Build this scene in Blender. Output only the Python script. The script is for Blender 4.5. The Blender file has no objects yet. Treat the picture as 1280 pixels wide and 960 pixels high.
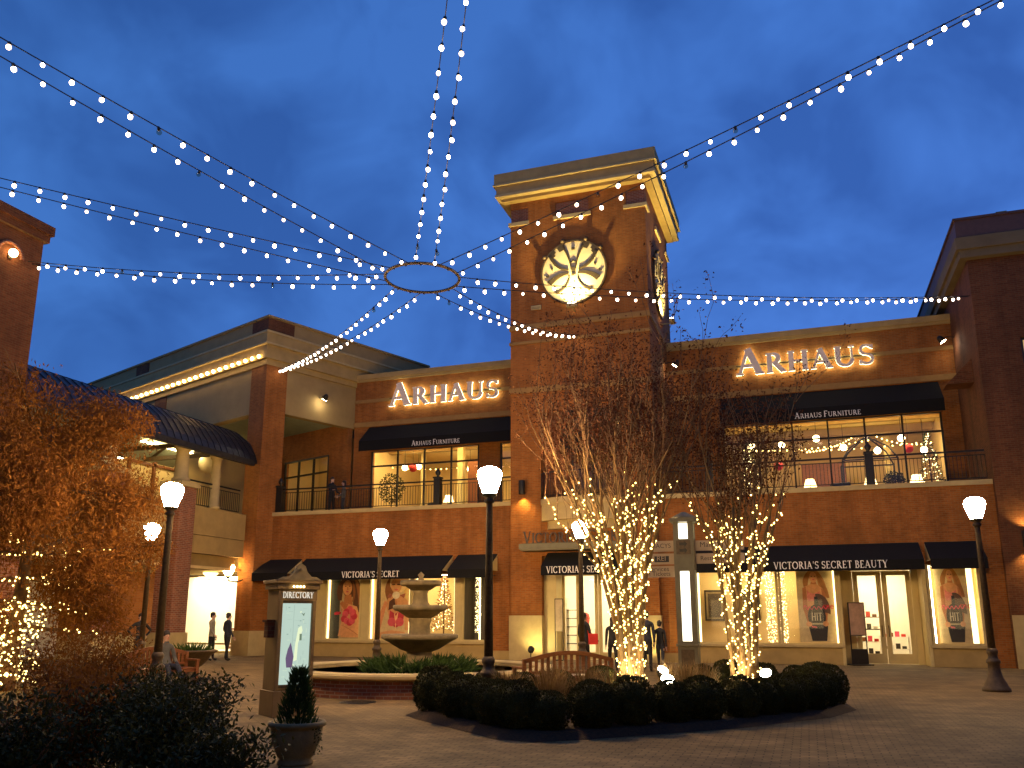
import bpy, bmesh, math, random
from mathutils import Vector, Matrix, noise as mnoise
random.seed(7)
R = math.radians
scene = bpy.context.scene
col = scene.collection
# world axes: X runs along the shop front (to the right), Y runs into it, Z up; the camera stands at x=0, y=0

# ------------------------------------------------------------------ materials
def _nt(name):
    m = bpy.data.materials.new(name); m.use_nodes = True
    nt = m.node_tree; nt.nodes.clear()
    out = nt.nodes.new('ShaderNodeOutputMaterial')
    return m, nt, out

def mat(name, c, rough=.6, metal=0., var=.18, scale=6., bump=0., bscale=40., spec=.4, c2=None, stretch=(1, 1, 1)):
    """plain surface with an uneven tone and a fine bump"""
    m, nt, out = _nt(name)
    N = nt.nodes.new; L = nt.links.new
    b = N('ShaderNodeBsdfPrincipled'); b.inputs['Roughness'].default_value = rough
    b.inputs['Metallic'].default_value = metal
    b.inputs['Specular IOR Level'].default_value = spec
    tc = N('ShaderNodeTexCoord'); mp = N('ShaderNodeMapping'); mp.inputs['Scale'].default_value = stretch
    L(tc.outputs['Object'], mp.inputs['Vector'])
    n = N('ShaderNodeTexNoise'); n.inputs['Scale'].default_value = scale; n.inputs['Detail'].default_value = 5
    n.inputs['Roughness'].default_value = .62
    L(mp.outputs[0], n.inputs['Vector'])
    r = N('ShaderNodeValToRGB')
    r.color_ramp.elements[0].position = .3; r.color_ramp.elements[1].position = .7
    lo = c2 if c2 else tuple(x * (1 - var) for x in c)
    hi = c if c2 else tuple(min(1, x * (1 + var)) for x in c)
    r.color_ramp.elements[0].color = (*lo, 1); r.color_ramp.elements[1].color = (*hi, 1)
    L(n.outputs['Fac'], r.inputs['Fac']); L(r.outputs['Color'], b.inputs['Base Color'])
    if bump:
        n2 = N('ShaderNodeTexNoise'); n2.inputs['Scale'].default_value = bscale; n2.inputs['Detail'].default_value = 4
        L(mp.outputs[0], n2.inputs['Vector'])
        bp = N('ShaderNodeBump'); bp.inputs['Strength'].default_value = bump; bp.inputs['Distance'].default_value = .01
        L(n2.outputs['Fac'], bp.inputs['Height']); L(bp.outputs[0], b.inputs['Normal'])
    L(b.outputs[0], out.inputs[0])
    return m

def brick(name, c1, c2, mortar, w=.21, h=.071, rough=.85, flat=False, msize=.009, var=.35):
    m, nt, out = _nt(name)
    N = nt.nodes.new; L = nt.links.new
    b = N('ShaderNodeBsdfPrincipled'); b.inputs['Roughness'].default_value = rough
    b.inputs['Specular IOR Level'].default_value = .25
    tc = N('ShaderNodeTexCoord')
    if flat:
        vec = tc.outputs['Object']
    else:
        s = N('ShaderNodeSeparateXYZ'); L(tc.outputs['Object'], s.inputs[0])
        a = N('ShaderNodeMath'); a.operation = 'ADD'; L(s.outputs[0], a.inputs[0]); L(s.outputs[1], a.inputs[1])
        cb = N('ShaderNodeCombineXYZ'); L(a.outputs[0], cb.inputs[0]); L(s.outputs[2], cb.inputs[1])
        vec = cb.outputs[0]
    t = N('ShaderNodeTexBrick')
    t.inputs['Color1'].default_value = (*c1, 1); t.inputs['Color2'].default_value = (*c2, 1)
    t.inputs['Mortar'].default_value = (*mortar, 1)
    t.inputs['Scale'].default_value = 1; t.inputs['Brick Width'].default_value = w
    t.inputs['Row Height'].default_value = h; t.inputs['Mortar Size'].default_value = msize
    t.inputs['Mortar Smooth'].default_value = .3
    L(vec, t.inputs['Vector'])
    n = N('ShaderNodeTexNoise'); n.inputs['Scale'].default_value = .55; n.inputs['Detail'].default_value = 7
    n.inputs['Roughness'].default_value = .68
    L(tc.outputs['Object'], n.inputs['Vector'])
    mr = N('ShaderNodeMapRange'); mr.inputs[1].default_value = .25; mr.inputs[2].default_value = .75
    mr.inputs[3].default_value = 1 - var; mr.inputs[4].default_value = 1 + var * .6
    L(n.outputs['Fac'], mr.inputs[0])
    mx = N('ShaderNodeMix'); mx.data_type = 'RGBA'; mx.blend_type = 'MULTIPLY'; mx.inputs[0].default_value = 1
    L(t.outputs['Color'], mx.inputs[6]); L(mr.outputs[0], mx.inputs[7])
    mp = N('ShaderNodeMapping'); mp.inputs['Scale'].default_value = (1.1, 1.1, 1.) if flat else (1.6, 1.6, .16)
    L(tc.outputs['Object'], mp.inputs['Vector'])
    n3 = N('ShaderNodeTexNoise'); n3.inputs['Scale'].default_value = 1.; n3.inputs['Detail'].default_value = 6; n3.inputs['Roughness'].default_value = .7
    L(mp.outputs[0], n3.inputs['Vector'])                                  # run-off streaks on walls, worn patches on paving
    m4 = N('ShaderNodeMapRange'); m4.inputs[1].default_value = .36; m4.inputs[2].default_value = .60; m4.inputs[3].default_value = .72; m4.inputs[4].default_value = 1.14
    L(n3.outputs['Fac'], m4.inputs[0])
    x2 = N('ShaderNodeMix'); x2.data_type = 'RGBA'; x2.blend_type = 'MULTIPLY'; x2.inputs[0].default_value = .75
    L(mx.outputs[2], x2.inputs[6]); L(m4.outputs[0], x2.inputs[7])
    last = x2
    if flat:
        vo = N('ShaderNodeTexVoronoi'); vo.inputs['Scale'].default_value = 2.2; L(tc.outputs['Object'], vo.inputs['Vector'])     # gum spots and small stains
        m5 = N('ShaderNodeMapRange'); m5.inputs[1].default_value = .05; m5.inputs[2].default_value = .09; m5.inputs[3].default_value = .45; m5.inputs[4].default_value = 1.
        L(vo.outputs['Distance'], m5.inputs[0])
        x3 = N('ShaderNodeMix'); x3.data_type = 'RGBA'; x3.blend_type = 'MULTIPLY'; x3.inputs[0].default_value = .8
        L(x2.outputs[2], x3.inputs[6]); L(m5.outputs[0], x3.inputs[7]); last = x3
    L(last.outputs[2], b.inputs['Base Color'])
    bp = N('ShaderNodeBump'); bp.inputs['Strength'].default_value = .6; bp.inputs['Distance'].default_value = .008; bp.invert = True
    L(t.outputs['Fac'], bp.inputs['Height']); L(bp.outputs[0], b.inputs['Normal'])
    L(b.outputs[0], out.inputs[0])
    return m

def emit(name, c, s, sample=True):
    m, nt, out = _nt(name)
    e = nt.nodes.new('ShaderNodeEmission'); e.inputs[0].default_value = (*c, 1); e.inputs[1].default_value = s
    nt.links.new(e.outputs[0], out.inputs[0])
    if not sample:
        m.cycles.emission_sampling = 'NONE'
    return m

def glass(name, tint=(1, 1, 1), refl=.022):
    m, nt, out = _nt(name)
    N = nt.nodes.new; L = nt.links.new
    t = N('ShaderNodeBsdfTransparent'); t.inputs[0].default_value = (*tint, 1)
    g = N('ShaderNodeBsdfGlossy'); g.inputs['Roughness'].default_value = .02
    mx = N('ShaderNodeMixShader'); mx.inputs[0].default_value = refl
    L(t.outputs[0], mx.inputs[1]); L(g.outputs[0], mx.inputs[2]); L(mx.outputs[0], out.inputs[0])
    return m

def leafmat(name, ca, cb, rough=.55, trans=.25):
    """leaf surface: tone changes from clump to clump"""
    m, nt, out = _nt(name)
    N = nt.nodes.new; L = nt.links.new
    tc = N('ShaderNodeTexCoord')
    n = N('ShaderNodeTexNoise'); n.inputs['Scale'].default_value = 2.3; n.inputs['Detail'].default_value = 8
    n.inputs['Roughness'].default_value = .8
    L(tc.outputs['Object'], n.inputs['Vector'])
    r = N('ShaderNodeValToRGB'); r.color_ramp.elements[0].position = .35; r.color_ramp.elements[1].position = .66
    r.color_ramp.elements[0].color = (*ca, 1); r.color_ramp.elements[1].color = (*cb, 1)
    L(n.outputs['Fac'], r.inputs['Fac'])
    b = N('ShaderNodeBsdfPrincipled'); b.inputs['Roughness'].default_value = rough; b.inputs['Specular IOR Level'].default_value = .15
    L(r.outputs[0], b.inputs['Base Color'])
    tl = N('ShaderNodeBsdfTranslucent'); L(r.outputs[0], tl.inputs[0])
    mx = N('ShaderNodeMixShader'); mx.inputs[0].default_value = trans
    L(b.outputs[0], mx.inputs[1]); L(tl.outputs[0], mx.inputs[2]); L(mx.outputs[0], out.inputs[0])
    return m

M = {}
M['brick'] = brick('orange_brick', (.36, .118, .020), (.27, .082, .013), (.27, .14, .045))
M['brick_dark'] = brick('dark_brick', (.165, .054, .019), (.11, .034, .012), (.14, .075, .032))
M['brick_pier'] = brick('pier_brick', (.30, .10, .045), (.19, .062, .032), (.30, .21, .14), var=.2)
M['paver'] = brick('clay_pavers', (.255, .165, .066), (.18, .115, .046), (.10, .064, .027), w=.21, h=.105, flat=True, msize=.010, var=.42)
M['stone'] = mat('cream_stone', (.38, .255, .085), .8, var=.14, scale=2.2, bump=.25, bscale=60)
M['stone_brown'] = mat('brown_stone', (.30, .165, .045), .82, var=.14, scale=3, bump=.2)
M['stone_pale'] = mat('pale_limestone', (.46, .34, .14), .78, var=.12, scale=3, bump=.2)
M['stone_grey'] = mat('cast_stone', (.34, .25, .12), .85, c2=(.15, .115, .06), scale=3.2, bump=.4, bscale=80)
M['stucco'] = mat('beige_stucco', (.33, .225, .085), .9, var=.10, scale=1.6, bump=.3, bscale=120)
M['stucco_grey'] = mat('grey_cornice', (.17, .12, .055), .9, var=.14, scale=1.4, bump=.2)
M['cream_paint'] = mat('cream_painted_wood', (.55, .42, .17), .5, var=.06, scale=4)
M['awning'] = mat('black_awning_canvas', (.0042, .0034, .0027), .95, var=.3, scale=14, bump=.3, bscale=300)
M['metal'] = mat('black_painted_metal', (.02, .017, .014), .45, metal=.3, var=.3, scale=20)
M['bronze'] = mat('bronze_metal', (.10, .065, .030), .55, metal=.25, var=.3, scale=14)
M['steel'] = mat('brushed_letter_metal', (.85, .70, .52), .5, metal=.0, var=.12, scale=9)
M['frame'] = mat('dark_window_frame', (.018, .013, .009), .5, var=.2, scale=10)
M['roof'] = mat('dark_seamed_roof_metal', (.035, .035, .04), .42, metal=.5, var=.3, scale=5)
M['ceiling_green'] = mat('painted_canopy_ceiling', (.30, .33, .22), .7, var=.1, scale=3)
M['wood'] = mat('oiled_teak', (.19, .062, .016), .5, var=.35, scale=9, stretch=(1, 1, 6), bump=.2)
M['mulch'] = mat('dark_mulch', (.045, .020, .006), .95, var=.55, scale=22, bump=1., bscale=60)
M['asphalt'] = mat('far_ground', (.09, .065, .045), .9, var=.25, scale=.4)
M['water'] = mat('dark_fountain_water', (.02, .02, .018), .08, var=.1, scale=3, bump=.15, bscale=9, spec=.6)
M['bark'] = mat('smooth_tan_bark', (.20, .115, .04), .8, var=.4, scale=9, stretch=(1, 1, .25), bump=.3, bscale=30)
M['bark_dark'] = mat('dark_bark', (.125, .062, .025), .85, var=.4, scale=8, stretch=(1, 1, .25), bump=.4)
M['box_leaf'] = leafmat('boxwood_leaf', (.018, .020, .004), (.075, .070, .014), .7, .10)
M['broad_leaf'] = leafmat('glossy_broad_leaf', (.022, .024, .005), (.080, .078, .018), .6, .12)
M['fern_leaf'] = leafmat('fountain_fern', (.03, .06, .015), (.08, .13, .03), .5, .3)
M['orange_leaf'] = leafmat('autumn_leaf', (.13, .044, .006), (.34, .135, .022), .65, .3)
M['rust_leaf'] = leafmat('rust_leaf', (.045, .014, .006), (.15, .045, .014), .65, .2)
M['conifer_leaf'] = leafmat('conifer_needles', (.015, .035, .010), (.05, .085, .025), .6, .2)
M['dry_grass'] = leafmat('dry_grass', (.16, .09, .03), (.33, .21, .08), .7, .3)
M['glass'] = glass('clear_glass')
M['glass_dim'] = glass('tinted_glass', (.80, .76, .66), .04)
M['white'] = mat('white_paint', (.75, .72, .66), .5, var=.05)
M['shopwall'] = mat('warm_shop_wall', (.72, .54, .24), .8, var=.06, scale=1.5)
M['shopwhite'] = mat('white_shop_wall', (.85, .80, .68), .8, var=.04, scale=2)
M['shopfloor'] = mat('shop_floor', (.35, .24, .13), .4, var=.2, scale=5)
M['drape'] = mat('grey_drape', (.16, .13, .09), .9, var=.35, scale=5, stretch=(6, 6, .2))
M['letter_white'] = mat('white_lettering', (.80, .76, .68), .6, var=.04)
M['letter_lit'] = emit('lit_lettering', (1., .90, .72), .85)
M['letter_dark'] = mat('dark_lettering', (.05, .035, .025), .5, var=.1)
M['terracotta'] = mat('sandy_terracotta', (.25, .185, .075), .8, var=.25, scale=6, bump=.3)
M['kiosk'] = mat('tan_painted_steel', (.25, .155, .055), .5, var=.12, scale=3)
M['sign_tan'] = mat('tan_sign_panel', (.40, .29, .17), .6, var=.06)
M['sign_olive'] = mat('olive_painted_steel', (.15, .13, .07), .55, var=.15, scale=4)
# people
M['skin'] = mat('skin_light', (.50, .29, .19), .55, var=.08, scale=9)
M['skin_deep'] = mat('skin_deep', (.16, .085, .05), .55, var=.08, scale=9)
M['hair'] = mat('dark_hair', (.022, .014, .010), .6, var=.3, scale=30)
M['hair_grey'] = mat('greying_hair', (.12, .10, .085), .65, var=.3, scale=30)
M['cloth_black'] = mat('black_cloth', (.016, .015, .017), .9, var=.3, scale=14, bump=.4, bscale=25)
M['cloth_navy'] = mat('dark_blue_cloth', (.028, .030, .045), .9, var=.3, scale=14, bump=.4, bscale=25)
M['cloth_beige'] = mat('beige_cloth', (.30, .25, .17), .9, var=.2, scale=10, bump=.4, bscale=25)
M['cloth_grey'] = mat('grey_cloth', (.10, .095, .085), .9, var=.2, scale=10, bump=.4, bscale=25)
M['jeans'] = mat('dark_denim', (.030, .032, .045), .9, var=.25, scale=18)
M['shoe'] = mat('dark_shoe_leather', (.018, .013, .010), .5, var=.2)
M['red'] = mat('bright_red', (.55, .03, .02), .6, var=.1)
M['pink'] = mat('hot_pink', (.75, .07, .13), .6, var=.15, scale=12)
# things that give off light
WARM = (1., .60, .28)
M['lamp'] = emit('lamp_glow', (1., .66, .31), 350)
M['bulb'] = emit('string_bulb_glow', (1., .77, .58), 17)
M['bulb_dim'] = emit('string_bulb_glow_dim', (1., .70, .46), 7)
M['fairy'] = emit('fairy_light_glow', (1., .70, .20), 8.5)
M['halo'] = emit('letter_halo_glow', (1., 1., .62), 12)
M['flood'] = emit('floodlight_face', (1., .86, .62), 60)
M['strip'] = emit('window_strip_light', (1., .78, .36), 3.6)
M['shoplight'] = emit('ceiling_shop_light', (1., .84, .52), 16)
M['upper_fill'] = emit('upper_store_fill', (1., .78, .36), 48)  # glow added to brighten the upper store rooms, not a known fixture
M['caselight'] = emit('display_case_light', (1., .80, .46), 34)
M['storelight'] = emit('pendant_store_light', (1., .76, .36), 22)
M['screen'] = emit('backlit_directory_screen', (.62, .80, .68), .75)
M['panel'] = emit('sign_light_panel', (1., .92, .70), 3.2)
M['soft'] = emit('glowing_lampshade', (1., .74, .32), 5)
M['sparkle'] = emit('small_christmas_light', (1., .78, .34), 9, sample=False)

# ------------------------------------------------------------------ mesh builder
class MB:
    def __init__(s, M4=None):
        s.v = []; s.f = []; s.mi = []; s.M = M4 or Matrix.Identity(4); s.cur = 0; s.smooth = set()
    def add(s, vs, fs, smooth=False):
        k = len(s.v)
        s.v += [tuple(s.M @ Vector(p)) for p in vs]
        for f in fs:
            if smooth: s.smooth.add(len(s.f))
            s.f.append([i + k for i in f]); s.mi.append(s.cur)
    def mat(s, i): s.cur = i; return s
    def box(s, x0, x1, y0, y1, z0, z1):
        if x0 > x1: x0, x1 = x1, x0
        if y0 > y1: y0, y1 = y1, y0
        if z0 > z1: z0, z1 = z1, z0
        s.add([(x0, y0, z0), (x1, y0, z0), (x1, y1, z0), (x0, y1, z0), (x0, y0, z1), (x1, y0, z1), (x1, y1, z1), (x0, y1, z1)],
              [(0, 3, 2, 1), (4, 5, 6, 7), (0, 1, 5, 4), (1, 2, 6, 5), (2, 3, 7, 6), (3, 0, 4, 7)]); return s
    def quad(s, a, b, c, d): s.add([a, b, c, d], [(0, 1, 2, 3)]); return s
    def prism(s, poly, o, u, v, w, t):
        """poly in the u-v plane at o, thickness t along w"""
        o, u, v, w = Vector(o), Vector(u), Vector(v), Vector(w)
        a = [o + u * p[0] + v * p[1] for p in poly]; b = [p + w * t for p in a]
        n = len(poly)
        s.add(a + b, [tuple(range(n - 1, -1, -1)), tuple(range(n, 2 * n))] + [(i, (i + 1) % n, n + (i + 1) % n, n + i) for i in range(n)]); return s
    def tube(s, pts, rad, n=8, cap=True, smooth=True):
        pts = [Vector(p) for p in pts]
        if not hasattr(rad, '__len__'): rad = [rad] * len(pts)
        vs = []; up = None
        for i, p in enumerate(pts):
            d = (pts[min(i + 1, len(pts) - 1)] - pts[max(i - 1, 0)])
            d = d.normalized() if d.length > 1e-9 else Vector((0, 0, 1))
            if up is None:
                up = d.orthogonal().normalized()
            else:
                up = (up - d * up.dot(d))
                up = up.normalized() if up.length > 1e-6 else d.orthogonal().normalized()
            sd = d.cross(up)
            for k in range(n):
                a = 2 * math.pi * k / n
                vs.append(p + (up * math.cos(a) + sd * math.sin(a)) * rad[i])
        fs = []
        for i in range(len(pts) - 1):
            for k in range(n):
                fs.append((i * n + k, i * n + (k + 1) % n, (i + 1) * n + (k + 1) % n, (i + 1) * n + k))
        if cap:
            fs.append(tuple(range(n - 1, -1, -1))); fs.append(tuple((len(pts) - 1) * n + k for k in range(n)))
        s.add(vs, fs, smooth); return s
    def lathe(s, prof, c=(0, 0, 0), n=20, smooth=True, arc=None, flute=None):
        """prof: (r, z) from bottom to top round a vertical axis"""
        c = Vector(c); vs = []; fs = []
        a0, a1 = arc or (0, 2 * math.pi); full = arc is None
        m = n if full else n + 1
        for r, z in prof:
            for k in range(m):
                a = a0 + (a1 - a0) * k / n
                rr = r * (1 + (flute * math.cos(a * 16) if flute else 0))
                vs.append(c + Vector((rr * math.cos(a), rr * math.sin(a), z)))
        for i in range(len(prof) - 1):
            for k in range(n):
                k2 = (k + 1) % m if full else k + 1
                fs.append((i * m + k, i * m + k2, (i + 1) * m + k2, (i + 1) * m + k))
        if full:
            if prof[0][0] > 1e-6: fs.append(tuple(range(m - 1, -1, -1)))
            if prof[-1][0] > 1e-6: fs.append(tuple((len(prof) - 1) * m + k for k in range(m)))
        s.add(vs, fs, smooth); return s
    def ball(s, c, r, n=10, m=6, sq=(1, 1, 1)):
        c = Vector(c); vs = [c + Vector((0, 0, -r * sq[2]))]; fs = []
        for i in range(1, m):
            t = math.pi * i / m
            for k in range(n):
                a = 2 * math.pi * k / n
                vs.append(c + Vector((r * sq[0] * math.sin(t) * math.cos(a), r * sq[1] * math.sin(t) * math.sin(a), -r * sq[2] * math.cos(t))))
        vs.append(c + Vector((0, 0, r * sq[2]))); e = len(vs) - 1
        for k in range(n):
            fs.append((0, 1 + (k + 1) % n, 1 + k))
            fs.append((e, 1 + (m - 2) * n + k, 1 + (m - 2) * n + (k + 1) % n))
        for i in range(m - 2):
            for k in range(n):
                a = 1 + i * n; fs.append((a + k, a + (k + 1) % n, a + n + (k + 1) % n, a + n + k))
        s.add(vs, fs, True); return s
    def leaf(s, p, d, n, L, W):
        """one pointed leaf: d along, n roughly normal"""
        d = d.normalized(); sd = d.cross(n)
        sd = sd.normalized() if sd.length > 1e-6 else d.orthogonal().normalized()
        nn = sd.cross(d)
        s.add([p, p + d * L * .45 + sd * W * .5 + nn * L * .05, p + d * L, p + d * L * .45 - sd * W * .5 + nn * L * .05], [(0, 1, 2, 3)])
    def build(s, name, mats, parent=None, bevel=0.):
        me = bpy.data.meshes.new(name); me.from_pydata(s.v, [], s.f)
        if not isinstance(mats, (list, tuple)): mats = [mats]
        for m in mats: me.materials.append(m)
        me.polygons.foreach_set('material_index', s.mi)
        if s.smooth:
            me.polygons.foreach_set('use_smooth', [i in s.smooth for i in range(len(s.f))])
        me.update()
        o = bpy.data.objects.new(name, me); col.objects.link(o)
        if parent: o.parent = parent
        if bevel:
            b = o.modifiers.new('edge', 'BEVEL'); b.width = bevel; b.segments = 2; b.limit_method = 'ANGLE'; b.angle_limit = R(50)
        return o

def tag(o, label=None, cat=None, group=None, kind=None):
    if label: o['label'] = label
    if cat: o['category'] = cat
    if group: o['group'] = group
    if kind: o['kind'] = kind
    return o
def thing(name, label, cat, loc=(0, 0, 0), rz=0., group=None):
    o = bpy.data.objects.new(name, None); col.objects.link(o); o.empty_display_size = .2
    o.location = loc; o.rotation_euler = (0, 0, rz)
    return tag(o, label, cat, group)
def kids(o): return [c for c in bpy.data.objects if c.parent == o]
def dup(root, loc=None, rz=None, label=None, group=None):
    def cp(o, par):
        c = o.copy(); col.objects.link(c)
        if par is not None: c.parent = par
        for k in kids(o): cp(k, c)
        return c
    r = cp(root, None)
    if loc is not None: r.location = loc
    if rz is not None: r.rotation_euler = (0, 0, rz)
    if label: r['label'] = label
    if group: r['group'] = group
    return r
def box(name, m, parent, *b, bevel=0.): return MB().box(*b).build(name, m, parent, bevel)

# ------------------------------------------------------------------ serif lettering, built stroke by stroke
TH, TN, SF = .165, .075, .05
def _seg(a, b, w0, w1=None):
    w1 = w0 if w1 is None else w1
    a, b = Vector((*a, 0)), Vector((*b, 0)); d = (b - a).normalized(); n = Vector((-d.y, d.x, 0))
    return [[tuple((a - n * w0 / 2)[:2]), tuple((b - n * w1 / 2)[:2]), tuple((b + n * w1 / 2)[:2]), tuple((a + n * w0 / 2)[:2])]]
def _arc(cx, cy, rx, ry, a0, a1, wf, n=12):
    out = []
    def pt(i):
        a = R(a0 + (a1 - a0) * i / n); w = wf(abs(math.cos(a))); c, s = math.cos(a), math.sin(a)
        return (cx + (rx - w / 2) * c, cy + (ry - w / 2) * s), (cx + (rx + w / 2) * c, cy + (ry + w / 2) * s)
    for i in range(n):
        p, q = pt(i), pt(i + 1); quad = [p[0], p[1], q[1], q[0]]
        out.append(quad if a1 > a0 else quad[::-1])
    return out
def _sf(x, y, w=.3): return [[(x - w / 2, y), (x + w / 2, y), (x + w / 2, y + SF), (x - w / 2, y + SF)]]
_w = lambda k: TN + (TH - TN) * k
def weight(th, tn, sf):
    global TH, TN, SF
    TH, TN, SF = th, tn, sf
def glyph(c):
    st = lambda x: [[(x - TH / 2, 0), (x + TH / 2, 0), (x + TH / 2, 1), (x - TH / 2, 1)]]
    if c == 'A': return _seg((.12, .02), (.44, 1), TN) + _seg((.42, 1), (.80, .02), TH) + _seg((.24, .34), (.66, .34), TN) + _sf(.12, 0, .26) + _sf(.80, 0, .32), .94
    if c == 'V': return _seg((.14, .98), (.48, 0), TH) + _seg((.48, 0), (.80, .98), TN) + _sf(.14, .95, .32) + _sf(.80, .95, .26), .92
    if c == 'H': return st(.2) + st(.8) + _seg((.28, .5), (.72, .5), TN) + _sf(.2, 0) + _sf(.8, 0) + _sf(.2, .95) + _sf(.8, .95), 1.0
    if c == 'I': return st(.2) + _sf(.2, 0) + _sf(.2, .95), .4
    if c == 'T': return st(.4) + _sf(.4, 0) + [[(.04, .93), (.76, .93), (.76, 1), (.04, 1)]] + [[(.04, .78), (.09, .93), (.04, .93)]] + [[(.76, .78), (.76, .93), (.71, .93)]], .8
    if c == 'E': return st(.2) + _sf(.15, 0, .22) + [[(.2, .93), (.68, .93), (.68, 1), (.2, 1)], [(.2, 0), (.72, 0), (.72, .07), (.2, .07)], [(.2, .48), (.56, .48), (.56, .55), (.2, .55)], [(.62, .8), (.68, .8), (.68, .93), (.62, .93)], [(.66, .07), (.72, .07), (.72, .22), (.66, .22)]], .78
    if c == 'F': return st(.2) + _sf(.2, 0, .3) + [[(.2, .93), (.66, .93), (.66, 1), (.2, 1)], [(.2, .48), (.54, .48), (.54, .55), (.2, .55)], [(.60, .8), (.66, .8), (.66, .93), (.60, .93)]], .72
    if c == 'R': return st(.2) + _sf(.2, 0) + _sf(.14, .95, .2) + _arc(.34, .73, .26, .235, 90, -90, _w) + [[(.2, .92), (.36, .92), (.36, 1), (.2, 1)], [(.2, .46), (.36, .46), (.36, .53), (.2, .53)]] + _seg((.42, .5), (.80, .02), TH * .95) + _sf(.84, 0, .22), .92
    if c == 'B': return st(.2) + _sf(.14, 0, .2) + _sf(.14, .95, .2) + _arc(.36, .745, .22, .22, 90, -90, _w) + _arc(.38, .27, .27, .235, 90, -90, _w) + [[(.2, .93), (.36, .93), (.36, 1), (.2, 1)], [(.2, .49), (.38, .49), (.38, .56), (.2, .56)], [(.2, 0), (.38, 0), (.38, .07), (.2, .07)]], .76
    if c == 'D': return st(.2) + _sf(.14, 0, .2) + _sf(.14, .95, .2) + _arc(.38, .5, .45, .465, 90, -90, _w) + [[(.2, .93), (.4, .93), (.4, 1), (.2, 1)], [(.2, 0), (.4, 0), (.4, .07), (.2, .07)]], .96
    if c == 'C': return _arc(.52, .5, .42, .47, 45, 315, _w, 18) + _seg((.80, .74), (.80, .96), TN) + _seg((.80, .04), (.80, .26), TN), .92
    if c == 'O': return _arc(.54, .5, .44, .47, 0, 360, _w, 24), 1.08
    if c == 'U': return [[(.2 - TH / 2, .35), (.2 + TH / 2, .35), (.2 + TH / 2, 1), (.2 - TH / 2, 1)], [(.76, .35), (.84, .35), (.84, 1), (.76, 1)]] + _arc(.5, .36, .305, .325, 180, 360, lambda k: TN + (TH - TN) * k * .6) + _sf(.2, .95) + _sf(.8, .95, .24), 1.0
    if c == 'S': return _arc(.36, .735, .235, .225, 30, 270, lambda k: .085 + .05 * k, 12) + _arc(.36, .265, .25, .228, 90, -150, lambda k: .085 + .05 * k, 12) + _seg((.60, .78), (.60, .97), TN) + _seg((.10, .03), (.10, .24), TN), .70
    if c == 'N': return [[(.16, 0), (.235, 0), (.235, 1), (.16, 1)], [(.80, 0), (.875, 0), (.875, 1), (.80, 1)]] + _seg((.17, .95), (.85, .03), TH) + _sf(.2, 0, .24) + _sf(.84, .95, .24) + _sf(.14, .95, .16), 1.04
    if c == 'M': return _seg((.16, .02), (.22, 1), TN) + _seg((.22, 1), (.56, .05), TH) + _seg((.56, .05), (.90, 1), TN) + _seg((.90, 1), (.96, .02), TH) + _sf(.16, 0, .24) + _sf(.96, 0, .3), 1.14
    if c == 'Y': return _seg((.12, .98), (.44, .46), TH) + _seg((.44, .46), (.76, .98), TN) + [[(.44 - TH / 2, 0), (.44 + TH / 2, 0), (.44 + TH / 2, .5), (.44 - TH / 2, .5)]] + _sf(.44, 0) + _sf(.14, .95, .3) + _sf(.76, .95, .24), .86
    if c == "'": return _seg((.12, .68), (.16, 1), .05, .11), .28
    return [], .36
def lettering(mb, text, o, u, v, height, depth=.01, small=None, gap=.06, fit=None):
    """serif capitals; small = size of all but the first letter of each word; fit = total width"""
    o, u, v = Vector(o), Vector(u).normalized(), Vector(v).normalized(); w = u.cross(v)
    def run(k, draw):
        x = 0.; first = True
        for ch in text:
            g, adv = glyph(ch)
            h = height if (first or not small) else height * small
            if draw:
                for i, poly in enumerate(g):
                    mb.prism([(p[0] * h * k + x, p[1] * h) for p in poly], o, u, v, w, depth + .0006 * (i % 23))
            x += (adv + gap) * h * k
            first = ch == ' '
        return x
    L = run(1., False); k = fit / L if fit else 1.
    run(k, True); return L * k
def words(text, o, height, depth, small, fit, m, parent):
    """the same, one mesh for each word"""
    gap = .06; adv = []; first = True
    for ch in text:
        adv.append((glyph(ch)[1] + gap) * (height if first or not small else height * small)); first = ch == ' '
    k = fit / sum(adv); i = 0
    for wd in text.split(' '):
        x = sum(adv[:i]) * k; L_ = sum(adv[i:i + len(wd)]) * k; lm = MB()
        lettering(lm, wd, (o[0] + x, o[1], o[2]), (1, 0, 0), (0, 0, 1), height, depth, small, fit=L_)
        lm.build('lettering', m, parent); i += len(wd) + 1
def sans(text, o, rot, size, name, m, parent, fit=None):
    """plain type from Blender's own built-in face, turned into a mesh"""
    cu = bpy.data.curves.new('type', 'FONT'); cu.body = text; cu.size = size; cu.extrude = .002
    ob = bpy.data.objects.new('type', cu); col.objects.link(ob)
    dg = bpy.context.evaluated_depsgraph_get(); me = bpy.data.meshes.new_from_object(ob.evaluated_get(dg))
    bpy.data.objects.remove(ob); me.name = name
    xs = [v.co.x for v in me.vertices]; k = fit / (max(xs) - min(xs)) if fit else 1
    mm = Matrix.Translation(o) @ rot.to_4x4() @ Matrix.Diagonal((k, k, 1, 1)); me.transform(mm)
    me.materials.clear(); me.materials.append(m)
    o2 = bpy.data.objects.new(name, me); col.objects.link(o2); o2.parent = parent
    return o2
UPX = Matrix(((1, 0, 0), (0, 0, -1), (0, 1, 0)))        # type standing upright, read from the -Y side
# ------------------------------------------------------------------ ground
me = MB(); me.quad((-140, -60, -.006), (140, -60, -.006), (140, 160, -.006), (-140, 160, -.006))
tag(me.build('ground', M['asphalt']), kind='structure')
me = MB(); me.quad((-34, -14, 0), (24, -14, 0), (24, 33.9, 0), (-34, 33.9, 0))
tag(me.build('plaza_paving', M['paver']), kind='structure')

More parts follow.
